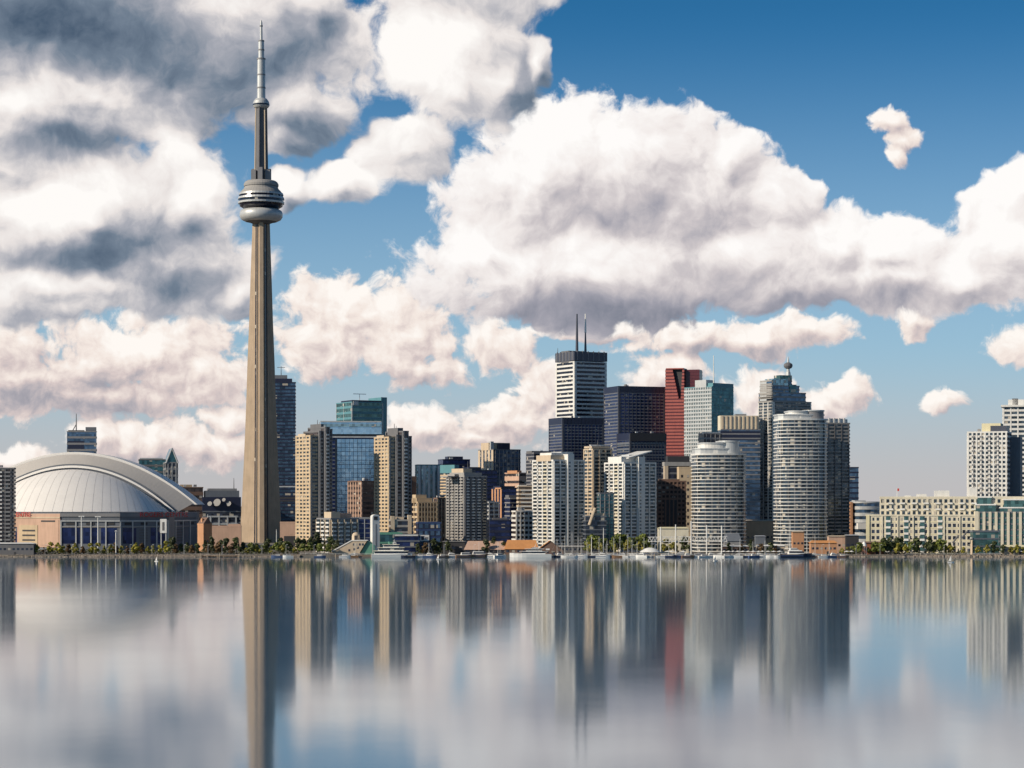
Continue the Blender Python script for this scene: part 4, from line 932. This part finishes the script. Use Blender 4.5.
for px in (302, 309, 320, 328): tree('broad', px, 1725, .75)
for px in (418, 425, 434, 440, 448, 470, 478, 486, 494, 504): tree('russet' if px % 2 else 'dark', px, 1730+rt.uniform(0, 15), .85)
for px in (586, 592, 598, 605, 611, 618, 624, 630, 637, 643, 648): tree('broad', px, 1765+rt.uniform(0, 12), 1.05)
for px in (589, 601, 615, 627, 640): tree('young', px, 1755, .95)
for px in (665, 669, 674, 684): tree('young' if px != 684 else 'dark', px, 1745, 1.0)
for px in (729, 742, 751, 762, 771, 776): tree('dark' if px % 2 else 'russet', px, 1738, .8)
for px in (842, 848, 853, 859, 868, 875, 881): tree('broad' if px % 2 else 'young', px, 1722+rt.uniform(0, 6), .72)
for px in (884, 890, 897, 902): tree('dark', px, 1727, .85)
for px in (898, 906, 912, 917, 923, 929, 934, 940, 946, 950, 955): tree(('broad', 'dark', 'young', 'drooping')[px % 4], px, 1722+rt.uniform(0, 4), .85)
for px in (963, 978, 987, 994, 1003, 1011, 1017, 1023): tree(('young', 'dark', 'broad')[px % 3], px, 1720, .72)

# ---- hedges and the stone edge of the shore
def hedge(px0, px1, Y, h, leaf, label, seed):
    r = random.Random(seed); x0, x1 = X(px0, Y), X(px1, Y); root = empty('hedge', ((x0+x1)/2, Y, GZ)); tag(root, label, 'hedge'); w = (x1-x0)/2; c = MB()
    for i in range(int((x1-x0)*16)):
        x = r.uniform(-w, w); p = Vector((x, r.uniform(-1.4, 1.4), r.uniform(.1, h*(.75+.25*sin(x*.7+seed))))); n = Vector((r.gauss(0, 1), r.gauss(-.6, 1), r.gauss(.5, 1))).normalized(); u = n.orthogonal().normalized(); v = n.cross(u); q = r.uniform(.3, .55)
        c.add([p-u*q-v*q*.6, p+u*q-v*q*.6, p+u*q*.7+v*q*.7, p-u*q*.7+v*q*.7], [(0, 1, 2, 3)])
    c.build('foliage', leaf, root)
hedge(24, 170, 1746, 3.4, LEAF[2], 'long dark hedge along the road before the stadium', 1)
hedge(170, 242, 1760, 4.2, LEAF[2], 'tall dark hedge before the broadcast hall and brick house', 2)
hedge(242, 300, 1745, 3.8, LEAF[2], 'dark hedge at the foot of the tall concrete tower', 3)
hedge(845, 972, 1737, 3.2, LEAF[2], 'dark hedge at the base of the long cream apartments', 4)
hedge(415, 508, 1748, 3.0, LEAF[2], 'dark hedge behind the marina before the grey stepped condominium', 5)
def rocks():
    r = random.Random(5); m = MB()
    for i in range(2600):
        px = r.uniform(-20, 300) if i < 1900 else r.uniform(840, 1040); y = SH+r.uniform(-2.5, 8); x = X(px, SH); z = .1+max(0, (y-SH+2.5))*.14; s_ = r.uniform(.35, 1.1)
        vs = [(x+r.uniform(.6, 1)*s_*cx*.6, y+r.uniform(.6, 1)*s_*cy*.6, z+r.uniform(.6, 1)*s_*cz*.5) for cx in (-1, 1) for cy in (-1, 1) for cz in (-1, 1)]
        m.add(vs, [(0, 1, 3, 2), (4, 6, 7, 5), (0, 4, 5, 1), (2, 3, 7, 6), (0, 2, 6, 4), (1, 5, 7, 3)])
    o = m.build('shore_rocks', M['stone']); tag(o, 'loose pale rocks banked along the water edge', 'rocks'); o['kind'] = 'stuff'
rocks()

# ---- boats
def hull(L, bm, h, bow=.35, name='hull', m=None, root=None):
    rings = []
    for i in range(11):
        t = i/10; x = -L/2+L*t; w = bm/2*(1 if t < 1-bow else max(.02, 1-((t-(1-bow))/bow)**1.8)); sh = h*(1+.35*max(0, t-.5)*2)
        rings.append([(x, -w, sh), (x+(.06*L if t == 1 else 0)*0, -w*.72, -.4), (x, w*.72, -.4), (x, w, sh)])
    return MB().loft(rings).build(name, m or M['hull'], root)
def deckhouse(root, x0, x1, w, z0, z1, rake=.5, name='cabin', win=True):
    MB().prism([(x0, -w/2), (x1, -w/2), (x1, w/2), (x0, w/2)], z0, z1, [(x0+rake*.3, -w/2*.9), (x1-rake, -w/2*.9), (x1-rake, w/2*.9), (x0+rake*.3, w/2*.9)]).build(name, M['hull'], root)
    if win:
        k = z1-z0; MB().prism([(x0+.5, -w/2-.03), (x1-rake*.3, -w/2-.03), (x1-rake*.3, w/2+.03), (x0+.5, w/2+.03)], z0+k*.35, z0+k*.78, [(x0+.5, -w/2+.02), (x1-rake*.55, -w/2+.02), (x1-rake*.55, w/2-.02), (x0+.5, w/2-.02)]).build('window_band', G['black'], root)
def rail(root, x0, x1, w, z):
    m = MB()
    for s_ in (-1, 1):
        m.tube((x0, s_*w/2, z+.9), (x1, s_*w/2*.8, z+.9), .05, n=4)
        for k in range(5): x = x0+(x1-x0)*k/4; m.tube((x, s_*w/2*(1-.2*k/4), z), (x, s_*w/2*(1-.2*k/4), z+.9), .04, n=4)
    m.build('rail', M['lsteel'], root)
def cruiser(px, L, fly=True, rz=0.0, Y=1703., tall=1.0):
    root = empty('cabin_cruiser', (X(px, Y), Y, 0), rz); bm = L*.3; h = (.5+L*.075)*tall; dk = rb.random() < .45; hull(L, bm, h, root=root, m=rb.choice((M['navy'], M['wood'], M['canvas'])) if dk else None)
    MB().box(-L*.45, L*.2, -bm*.46, bm*.46, h-.12, h+.05).build('deck', M['beige'], root)
    deckhouse(root, -L*.25, L*.26, bm*.72, h, h+L*.12*tall, L*.1)
    if fly: deckhouse(root, -L*.2, L*.08, bm*.6, h+L*.12*tall, h+L*.19*tall, L*.06, 'flybridge'); MB().tube((-L*.12, 0, h+L*.18*tall), (-L*.15, 0, h+L*.34*tall), .1, .05).build('radar_mast', M['wmetal'], root)
    rail(root, L*.1, L*.46, bm*.8, h); MB().box(-L*.49, L*.2, -bm*.5-.02, -bm*.5+.1, h*.45, h*.62).build('stripe', M['canvas'], root)
    later(root, ('dark hulled' if dk else 'white')+' cabin cruiser with flybridge' if fly else 'low '+('dark hulled' if dk else 'white')+' cabin boat', 'boat', 'cabin boats moored along the quay', px); return root
def sailboat(px, L, mh, Y=1703., cover='canvas', rz=0.0):
    root = empty('sailing_boat', (X(px, Y), Y, 0), rz); bm = L*.28; h = .9+L*.02; hull(L, bm, h, .5, root=root)
    deckhouse(root, -L*.15, L*.2, bm*.55, h, h+.7, .6)
    ms = MB().tube((L*.08, 0, h), (L*.08, 0, mh), .16, .09).build('mast', M['wmetal'], root)
    MB().tube((L*.08, -.6, mh*.62), (L*.08, .6, mh*.62), .05, n=4).build('spreader', M['wmetal'], ms)
    bo = MB().tube((L*.08, 0, h+1.3), (-L*.36, 0, h+1.2), .1).build('boom', M['wmetal'], root); MB().tube((L*.06, 0, h+1.5), (-L*.34, 0, h+1.4), .24, .14).build('furled_sail', M[cover], bo)
    st = MB().tube((L*.08, 0, mh*.97), (L*.48, 0, h+.1), .035, n=4).tube((L*.08, 0, mh*.97), (-L*.48, 0, h+.1), .035, n=4); st.build('rigging', M['lsteel'], root)
    later(root, 'sailing boat with '+('blue' if cover == 'canvas' else 'white')+' boom cover', 'sailing boat', 'sailing boats in the marina', px); return root
def big_yacht():
    L = 32; Y = 1702.; root = empty('motor_yacht', (X(530.5, Y), Y, 0), pi); tag(root, 'large white motor yacht with three raked decks before the orange roofed boathouse', 'yacht')
    hull(L, 7.4, 2.5, .4, root=root); deckhouse(root, -L*.36, L*.25, 6.2, 2.5, 4.6, 2.5, 'main_deck'); deckhouse(root, -L*.28, L*.12, 5.2, 4.6, 6.4, 2.4, 'upper_deck'); deckhouse(root, -L*.2, L*.0, 3.8, 6.4, 7.7, 1.6, 'flybridge')
    MB().box(-L*.33, L*.14, -2.9, 2.9, 6.35, 6.55).build('deck_overhang', M['hull'], root); MB().box(-L*.42, L*.27, -3.3, 3.3, 4.5, 4.68).build('deck_overhang', M['hull'], root)
    MB().tube((-L*.1, 0, 7.6), (-L*.13, 0, 10.4), .22, .08).build('radar_mast', M['wmetal'], root); rail(root, L*.15, L*.45, 5.6, 2.6); MB().box(-L*.47, L*.3, -3.72, -3.6, 1.0, 1.3).build('stripe', M['navy'], root)
big_yacht()
def ferry():
    L = 31; Y = 1702.; root = empty('ferry', (X(392, Y), Y, 0), 0); tag(root, 'white stepped passenger ferry moored right of the pale stair tower', 'ferry')
    hull(L, 9, 2.3, .25, root=root); z = 2.3
    for i, (f, hh, w) in enumerate(((.44, 2.5, 8.4), (.34, 2.4, 7.2), (.22, 2.2, 5.6))):
        deckhouse(root, -L*f, L*(f-.04), w, z, z+hh, 1.2, 'deckhouse'); MB().box(-L*f-.6, L*f-.9, -w/2-.5, w/2+.5, z+hh-.05, z+hh+.28).build('deck_roof', M['cream'], root); z += hh+.15
    deckhouse(root, L*.02, L*.12, 3.6, z, z+1.8, .6, 'wheelhouse'); MB().tube((-L*.06, 0, z), (-L*.07, 0, z+2.2), .8, .7, 10).build('funnel', M['green'], root); MB().tube((L*.06, 0, z+1.8), (L*.06, 0, z+4), .1).build('mast', M['wmetal'], root)
ferry()
rb = random.Random(9)
for px, L, fly in ((277, 9, 0), (345, 9, 0), (352, 10, 1), (421, 10, 0), (430, 11, 1), (452, 12, 1), (466, 16, 0), (479, 20, 0), (491, 11, 1), (560, 10, 1), (568, 9, 0), (581, 10, 0), (594, 9, 1), (609, 9, 0), (622, 10, 1), (633, 9, 0), (664, 10, 0), (680, 14, 1), (697, 11, 0), (712, 11, 1), (727, 10, 0), (737, 9, 1), (748, 10, 0), (760, 11, 1), (772, 10, 0), (815, 10, 1), (824, 9, 0), (834, 11, 1)):
    cruiser(px, L, bool(fly), rb.choice((0, pi))+rb.uniform(-.25, .25), 1703+rb.uniform(-2, 3))
rb.seed(4); b_ = cruiser(796, 25, True, .05, 1701., 1.0); WAIT.pop(); tag(b_, 'big white cabin boat moored below the orange kiosk and tall curved condominium', 'boat')
for px, L, mh, cov in ((556, 10, 14, 'canvas'), (566, 11, 17, 'hull'), (577, 10, 16, 'canvas'), (586, 9, 13, 'canvas'), (598, 10, 15, 'hull'), (615, 11, 15, 'canvas'), (629, 11, 18, 'hull'), (638, 9, 12, 'canvas'), (645, 10, 15, 'canvas'), (741, 11, 14, 'hull'), (766, 10, 13, 'canvas'), (808, 11, 21, 'hull'), (816, 9, 17, 'canvas'), (478, 9, 12, 'hull')):
    sailboat(px, L, mh, 1706+rb.uniform(-2, 2), cov, rb.uniform(-.3, .3)+rb.choice((0, pi)))
def dinghy(px, py, label, s_=1.0):
    Y = F*CAMH/(py-HOR); root = empty('sailing_dinghy', (X(px, Y), Y, 0), rb.uniform(-.6, .6)); tag(root, label, 'dinghy', 'sailing dinghies on the open water'); hull(3.6*s_, 1.3*s_, .5*s_, .5, root=root)
    MB().tube((.2, 0, .3), (.2, 0, 4.4*s_), .05, .03).build('mast', M['lsteel'], root); MB().add([(.15, 0, .9*s_), (-1.5*s_, .25, .9*s_), (.18, .05, 4.3*s_), (.15, .04, .9*s_), (-1.5*s_, .29, .9*s_), (.18, .09, 4.3*s_)], [(0, 1, 2), (5, 4, 3), (0, 3, 4, 1), (1, 4, 5, 2)]).build('sail', M['wmetal'], root)
dinghy(156.5, 561.5, 'tiny white sailing dinghy on the water off the stadium', .8); dinghy(438.5, 559.5, 'tiny white sailing dinghy off the blue panelled building', .9); dinghy(715.5, 561, 'tiny white sailing dinghy off the truss footbridge', .9); dinghy(951, 562.5, 'white sailing dinghy off the long cream apartments', 1.2)

# ---- docks
def dock(px0, px1, Y, label):
    x0, x1 = X(px0, Y), X(px1, Y); root = empty('dock', ((x0+x1)/2, Y, 0)); tag(root, label, 'dock', 'timber docks along the marina'); w = (x1-x0)/2
    MB().box(-w, w, -1.2, 1.2, .8, 1.1).build('deck', M['wood'], root); n = max(3, int(w/4)); pm = MB().tube((0, 0, -2), (0, 0, 3.0), .22, .2, 7).mesh('pile', M['beige'])
    for i in range(n): put('pile', pm, root, (-w+.5+(2*w-1)*i/(n-1), -1.35, 0))
dock(415, 505, 1707.5, 'timber dock below the grey stepped condominium'); dock(555, 655, 1708, 'long timber dock among the sailing boats'); dock(660, 780, 1708, 'long timber dock below the truss footbridge'); dock(785, 840, 1708, 'timber dock beside the big white cabin boat'); dock(200, 240, 1708, 'short timber dock left of the tall tower'); dock(335, 372, 1707, 'timber dock below the sloped pier building')

# ---- low buildings along the quay
def base(name, label, px, Y, cat='building', rz=0.0, grp=None): o = empty(name, (X(px, Y), Y, GZ), rz); tag(o, label, cat, grp); return o
def hut(name, label, px0, px1, yt, ye, Y, wall, roof, ridge_x=True, depth=12, wins=4, door=True, a=0.0):
    root = base(name, label, (px0+px1)/2, Y, rz=a); w = (X(px1, Y)-X(px0, Y))/2; ze, zt = Z(ye, Y)-GZ, Z(yt, Y)-GZ; d = depth/2; o = .7
    MB().box(-w, w, -d, d, 0, ze).build('wall', wall, root)
    if zt > ze+.3:
        if ridge_x: v = [(-w-o, -d-o, ze), (w+o, -d-o, ze), (w+o, d+o, ze), (-w-o, d+o, ze), (-w*.86, 0, zt), (w*.86, 0, zt)]; f = [(0, 1, 5, 4), (2, 3, 4, 5), (3, 0, 4), (1, 2, 5), (3, 2, 1, 0)]
        else:
            v = [(-w-o, -d-o, ze), (w+o, -d-o, ze), (w+o, d+o, ze), (-w-o, d+o, ze), (0, -d-o, zt), (0, d+o, zt)]; f = [(0, 4, 5, 3), (4, 1, 2, 5), (3, 5, 2), (3, 2, 1, 0)]
            MB().add([(-w, -d-.02, ze), (w, -d-.02, ze), (0, -d-.02, zt-.3)], [(0, 1, 2)]).build('gable', wall, root); f = [(0, 4, 5, 3), (4, 1, 2, 5), (3, 5, 2)]
        MB().add([(x, y, z+.05) for x, y, z in v], f).build('roof', roof, root)
    else: MB().box(-w-.4, w+.4, -d-.4, d+.4, ze, ze+.4).build('roof', roof, root)
    wm = MB().box(-w/wins*.55, w/wins*.55, -.06, .1, 0, min(1.7, ze*.42)).mesh('window', G['dark'])
    for i in range(wins): put('window', wm, root, (-w+(i+.5)*2*w/wins, -d, ze*.42))
    if door: MB().box(-.8, .8, -d-.1, -d+.1, 0, min(2.2, ze*.7)).build('door', M['dark'], root, (w*.3, 0, 0))
    return root
hut('ferry_terminal', 'long low white terminal shed with glazed side at the far left quay', -18, 35, 542.5, 543.7, 1724, M['dgrey'], M['wmetal'], wins=12, depth=10)
hut('boathouse', 'boathouse with long orange roof behind the large motor yacht', 505, 538, 540, 549, 1735, M['brown'], M['orange'], wins=6, depth=20)
r_ = hut('boathouse', 'boathouse with dark gable facing the water and orange roof slopes', 537, 563, 540.5, 550.5, 1726, M['brown'], M['orange'], ridge_x=False, wins=4, depth=18); MB().box(-5, -1, -9.35, -9.0, 0, 0).v
block(r_, -3.4, -.4, -9.12, -9.05, 3.6, 4.8, 'gable_window', M['wmetal'])
hut('quay_shed', 'long shed with a sloping grey pink roof left of the boathouses', 465, 506, 541, 549.5, 1742, M['dark'], M['pink'], wins=7, depth=22)
hut('dark_shed', 'dark open quay shed with flat pale roof below the grey stepped condominium', 443, 465, 541, 541.5, 1745, M['dark'], M['grey'], wins=3, depth=10)
hut('cream_hall', 'two storey cream hall behind the truss footbridge', 658, 688, 527, 528.5, 1780, M['cream'], M['yellow'], wins=9, depth=12)
hut('orange_kiosk', 'bright orange boxy kiosk on the quay at the foot of the tall curved condominium', 792, 803.5, 531.3, 532, 1775, M['obrick'], M['beige'], wins=3, depth=8)
hut('orange_pavilion', 'low orange pavilion behind the moored boats right of the orange kiosk', 810, 836, 540.5, 543, 1745, M['obrick'], M['orange'], wins=6, depth=9)
hut('brown_pavilion', 'brownish flat pavilion with a rounded roof vent beside the dark slim condominium', 828, 845, 535.5, 536.5, 1770, M['pink'], M['beige'], wins=4, depth=9)
hut('dark_pavilion', 'dark pavilion with white roof edge below the low curved office', 845, 858, 534.5, 535.5, 1765, M['dark'], M['lsteel'], wins=3, depth=9)
hut('brick_row', 'long low dark red brick row at the west foot of the cream apartments', 862, 884, 541.5, 543, 1733, M['brick'], M['brown'], wins=6, depth=6)
hut('quay_restaurant', 'long low restaurant with a white awning below the shorter curved condominium', 722, 755, 545.3, 546.5, 1742, M['brown'], M['hull'], wins=9, depth=9)
hut('quay_cafe', 'low quay cafe with white awning right of the long restaurant', 757, 784, 544.8, 546, 1745, M['beige'], M['hull'], wins=7, depth=9)
hut('grey_pavilion', 'dark grey pavilion with slanted roof behind the long quay restaurant', 724, 740, 533.5, 541, 1775, M['mid'], M['bluegrey'], wins=3, depth=10)
hut('concrete_podium', 'low pale concrete podium between the two curved condominiums', 745, 774, 520, 521, 1880, M['beige'], M['beige'], wins=6, depth=12)
hut('glass_kiosk', 'small blue grey kiosk at the foot of the tall curved condominium', 755, 765, 535.5, 536.3, 1770, M['bluegrey'], M['lsteel'], wins=2, depth=7)
hut('stone_pavilion', 'low dark pavilion row at the foot of the western white condominium', 556, 590, 545.5, 547, 1790, M['dgrey'], M['grey'], wins=8, depth=7)
hut('terrace_bar', 'low terrace bar with pale awning on the shore before the glazed east wing', 1003, 1028, 545, 547, 1724, M['beige'], M['yellow'], wins=6, depth=6)
# white tent domes
def tent(px, yt, yb, wpx, Y, label, rows=1):
    root = base('tent', label, px, Y, 'tent'); r0 = wpx/2*Y/F; zt, zb_ = Z(yt, Y)-GZ, max(1.2, Z(yb, Y)-GZ)
    MB().lathe([(r0*k, zb_+(zt-zb_)*(1-k*k)) for k in (1, .85, .7, .5, .3, .1, .02)], 24).build('canopy', M['hull'], root)
    pm = MB().tube((0, 0, 0), (0, 0, zb_+.1), .12).mesh('post', M['lsteel'])
    for i in range(8): put('post', pm, root, (r0*.93*cos(i*pi/4), r0*.93*sin(i*pi/4), 0))
tent(650, 547.5, 552, 21, 1724, 'broad shallow white tent dome on the quay below the eastern white condominium'); tent(864, 541.5, 546, 6, 1724, 'small pointed white tent west of the long cream apartments')

# the sloped pier building with its dome, and the stair tower
def pier_building():
    Y = 1738.; root = base('pier_building', 'sloped pale pier building with green roof slope and small round dome', 355, Y); x = lambda p: X(p, Y)-X(355, Y); z = lambda p: Z(p, Y)-GZ
    def slab(name, m, pts, y0, y1): return MB().loft([[(x(p), y0, max(0, z(q))) for p, q in pts], [(x(p), y1, max(0, z(q))) for p, q in pts]]).build(name, m, root)
    slab('gable_wall', M['beige'], [(333, 555), (333, 551), (352.5, 540.5), (367.5, 540.5), (360.5, 552), (360.5, 555)], -7, 8)
    slab('green_roof', M['green'], [(360.8, 555), (361, 552), (368.5, 541), (375, 545), (375, 555)], -5.5, 8); slab('roof_edge', M['hull'], [(332.5, 550.6), (352, 539.9), (368, 539.9), (368, 540.6), (352.4, 540.8), (332.5, 551.8)], -7.4, 8.2)
    for p, q in ((353.5, 543.2), (356.5, 543.2), (359.5, 543.2), (362.5, 543.2), (354, 548), (357.5, 546.5), (349, 549)): block(root, x(p), x(p+1.9), -7.08, -6.9, z(q+2.2), z(q), 'window', G['dark'])
    MB().lathe([(x(359)-x(355), z(541)), (x(359)-x(355), z(536.5)), (x(358.6)-x(355), z(534.5)), (x(357.5)-x(355), z(533)), (.2, z(532.2))], 20).build('dome', M['beige'], root, (x(355.8), 1, 0)); block(root, x(354.5), x(357.6), -2.3, 1, z(540.5), z(535.5), 'dome_arch', M['dark'])
pier_building()
def stair_tower():
    Y = 1736.; root = base('stair_tower', 'slim pale concrete stair tower with rounded top beside the sloped pier building', 375, Y, 'tower', .35); w = 5*Y/F; z = lambda p: Z(p, Y)-GZ
    MB().prism(rect(w*1.5, w*1.5), 0, z(517)).build('shaft', M['white'], root)
    v = MB()
    n = 12
    rg = [[(w*.75*cos(pi*i/n), y, z(517)+w*.75*sin(pi*i/n)*.7) for i in range(n+1)] for y in (-w*.75, w*.75)]
    MB().loft(rg).build('cap', M['white'], root); block(root, -w*.45, w*.35, -w*.75-.1, 0, z(520), z(516.3), 'opening', M['dark']); block(root, -w*.1, w*.15, -w*.75-.06, 0, z(546), z(524), 'slit_window', M['mid'])
stair_tower()

# ---- truss footbridge with white masts
def footbridge():
    Y = 1730.; root = base('footbridge', 'white truss footbridge hung between five tall masts', 688, Y, 'bridge'); x = lambda p: X(p, Y)-X(688, Y); z = lambda p: Z(p, Y)-GZ
    t = MB()
    for yy in (-1.2, 1.2):
        t.tube((x(648), yy, z(541.6)), (x(727), yy, z(541.6)), .22); t.tube((x(648), yy, z(537.2)), (x(727), yy, z(536.4)), .22); n = 22
        for i in range(n):
            a_, b2 = x(648+79*i/n), x(648+79*(i+.5)/n); c_ = x(648+79*(i+1)/n); t.tube((a_, yy, z(541.6)), (b2, yy, z(537)), .14, n=4); t.tube((b2, yy, z(537)), (c_, yy, z(541.6)), .14, n=4)
    t.build('truss', M['wmetal'], root); MB().box(x(648), x(727), -1.1, 1.1, z(541.9), z(541.5)).build('walkway', M['grey'], root)
    for p, yt in ((660.5, 527), (675.5, 524.5), (691, 521), (706.5, 525), (721.5, 525.5)):
        ms = MB().tube((x(p), -1.7, -2), (x(p), -1.7, z(yt)), .5, .42, 8).build('mast', M['wmetal'], root); MB().tube((x(p), -1.7, z(yt+.6)), (x(p+6), -1.4, z(537.5)), .07, n=4).tube((x(p), -1.7, z(yt+.6)), (x(p-6), -1.4, z(537.5)), .07, n=4).build('cable', M['lsteel'], ms)
footbridge()

# ---- poles, lamps, signs
def pylon(px, yt, Y, label, arm=1.6):
    root = base('light_mast', label, px, Y, 'light mast', grp='white light masts before the stadium'); h = Z(yt, Y)-GZ
    MB().tube((0, 0, 0), (0, 0, h), .5, .38, 8).build('pole', M['wmetal'], root); MB().box(-arm, arm, -.5, .5, h, h+.5).build('lamp_bar', M['wmetal'], root)
    for s_ in (-1, 1): MB().box(s_*arm*.7-.5, s_*arm*.7+.5, -.6, .4, h-.5, h).build('lamp', M['lsteel'], root)
pylon(81.5, 516.5, 1772, 'tall white light mast before the stadium, left of the pair', 2.4); pylon(98, 516.8, 1772, 'tall white light mast before the stadium, right of the pair', 2.4); pylon(116, 531, 1735, 'shorter plain white light mast by the stadium trees', .6)
def lamp(px, Y, h=7.5):
    root = base('street_lamp', 'x', px, Y, 'lamp'); MB().tube((0, 0, 0), (0, 0, h), .14, .09).build('pole', M['lsteel'], root); MB().tube((0, 0, h), (.9, -.6, h+.3), .07, n=5).build('arm', M['lsteel'], root); MB().box(.6, 1.5, -.9, -.5, h+.2, h+.45).build('lamp_head', M['wmetal'], root); later(root, 'slim grey street lamp', 'street lamp', 'street lamps along the quay', px)
for px in (45, 72, 108, 130, 152, 184, 208, 222, 262, 286, 314, 444, 474, 500, 588, 606, 632, 655, 700, 732, 766, 786, 822, 856, 880, 912, 944, 968, 990, 1014): lamp(px, 1719)
def sign_tower():
    Y = 1790.; root = base('sign_tower', 'white sign pylon with a dark mark before the stadium right end', 163.5, Y, 'sign'); z = lambda p: Z(p, Y)-GZ; k = Y/F
    for s_ in (-1, 1): MB().box(s_*2.4*k-.4, s_*2.4*k+.4, -.4, .4, 0, z(533)).build('post', M['lsteel'], root)
    MB().box(-3.2*k, 3.2*k, -.9, .9, z(533), z(519)).build('sign_board', M['wmetal'], root); MB().box(-1.1*k, 1.1*k, -1.0, -.88, z(530.5), z(522)).build('sign_mark', M['dgrey'], root)
sign_tower()
def pole(px, yt, Y, label): root = base('flagpole', label, px, Y, 'pole', grp='tall bare poles on the waterfront'); h = Z(yt, Y)-GZ; MB().tube((0, 0, 0), (0, 0, h), .38, .22, 7).build('pole', M['wmetal'], root); MB().lathe([(.1, h), (.35, h+.3), (.1, h+.6)], 8).build('finial', M['lsteel'], root)
pole(603.5, 528.5, 1740, 'tall thick white pole among the sailing boats and green trees'); pole(276.5, 530, 1770, 'pale pole right of the tall concrete tower'); pole(591.5, 537, 1735, 'shorter white pole left of the thick white one'); pole(790, 520, 1765, 'thin tall pole left of the orange kiosk')
# bollards on the quay edge
for px in (245, 253, 261, 269, 277, 285, 293): 
    root = base('bollard', 'x', px, 1717.5, 'bollard'); MB().lathe([(.3, 0), (.26, .8), (.36, .9), (.3, 1.1)], 10).build('post', M['dgrey'], root); later(root, 'short dark mooring bollard', 'bollard', 'mooring bollards on the quay', px)

# ---- white parasols on the quay terraces and a few parked vans behind the boats
def parasol(px, Y, r0=1.9):
    root = base('parasol', 'x', px, Y, 'parasol'); MB().tube((0, 0, 0), (0, 0, 2.7), .06).build('pole', M['lsteel'], root)
    MB().lathe([(r0, 2.3), (r0*.97, 2.42), (.1, 3.1), (.02, 3.2)], 8).build('canopy', M['hull'], root); later(root, 'white open terrace parasol', 'parasol', 'white parasols on the quay terraces', px)
for px in (724, 728.5, 733, 738, 743.5, 748, 753, 759, 763, 768, 774, 779, 668, 672, 684, 847, 851, 1004, 1009, 1015, 1021): parasol(px+rb.uniform(-.6, .6), 1719+rb.uniform(0, 5), rb.uniform(1.7, 2.5))
def railing(px0, px1, Y, label):
    x0, x1 = X(px0, Y), X(px1, Y); root = base('railing', label, (px0+px1)/2, Y, 'railing', grp='pale railings along the quay'); w = (x1-x0)/2; MB().tube((-w, 0, 1.1), (w, 0, 1.1), .06, n=5).tube((-w, 0, .6), (w, 0, .6), .04, n=4).build('rail', M['wmetal'], root)
    pm = MB().tube((0, 0, 0), (0, 0, 1.1), .06, n=5).mesh('post', M['wmetal']); n = int(2*w/4)
    for i in range(n+1): put('post', pm, root, (-w+2*w*i/n, 0, 0))
railing(300, 372, 1718.5, 'pale railing before the left tan condominium and sloped pier building'); railing(555, 655, 1718.2, 'pale railing behind the marina sailing boats'); railing(722, 785, 1718, 'pale railing along the quay parasols'); railing(905, 1000, 1718.4, 'pale railing below the long cream apartments')
for px, L, fly in ((288, 8, 0), (320, 9, 0), (408, 11, 1), (443, 9, 0), (500, 10, 0), (572, 9, 1), (603, 11, 1), (617, 8, 0), (641, 10, 1), (671, 9, 0), (688, 10, 1), (704, 9, 0), (719, 9, 1), (754, 9, 0), (780, 10, 1), (843, 9, 0)):
    cruiser(px, L, bool(fly), rb.choice((0, pi))+rb.uniform(-.4, .4), 1700+rb.uniform(-3, 2), rb.uniform(.9, 1.2))
for px, L, mh, cov in ((561, 9, 12, 'canvas'), (571, 10, 19, 'hull'), (582, 9, 15, 'canvas'), (608, 10, 13, 'hull'), (621, 10, 16, 'canvas'), (633, 9, 14, 'hull'), (653, 10, 13, 'canvas'), (668, 9, 12, 'hull'), (699, 9, 12, 'canvas'), (752, 9, 12, 'hull'), (787, 10, 15, 'canvas'), (830, 9, 12, 'canvas'), (428, 9, 11, 'canvas'), (497, 9, 12, 'hull'), (356, 9, 11, 'canvas')):
    sailboat(px, L, mh, 1708+rb.uniform(-1, 1.5), cov, rb.uniform(-.3, .3)+rb.choice((0, pi)))
write_labels()
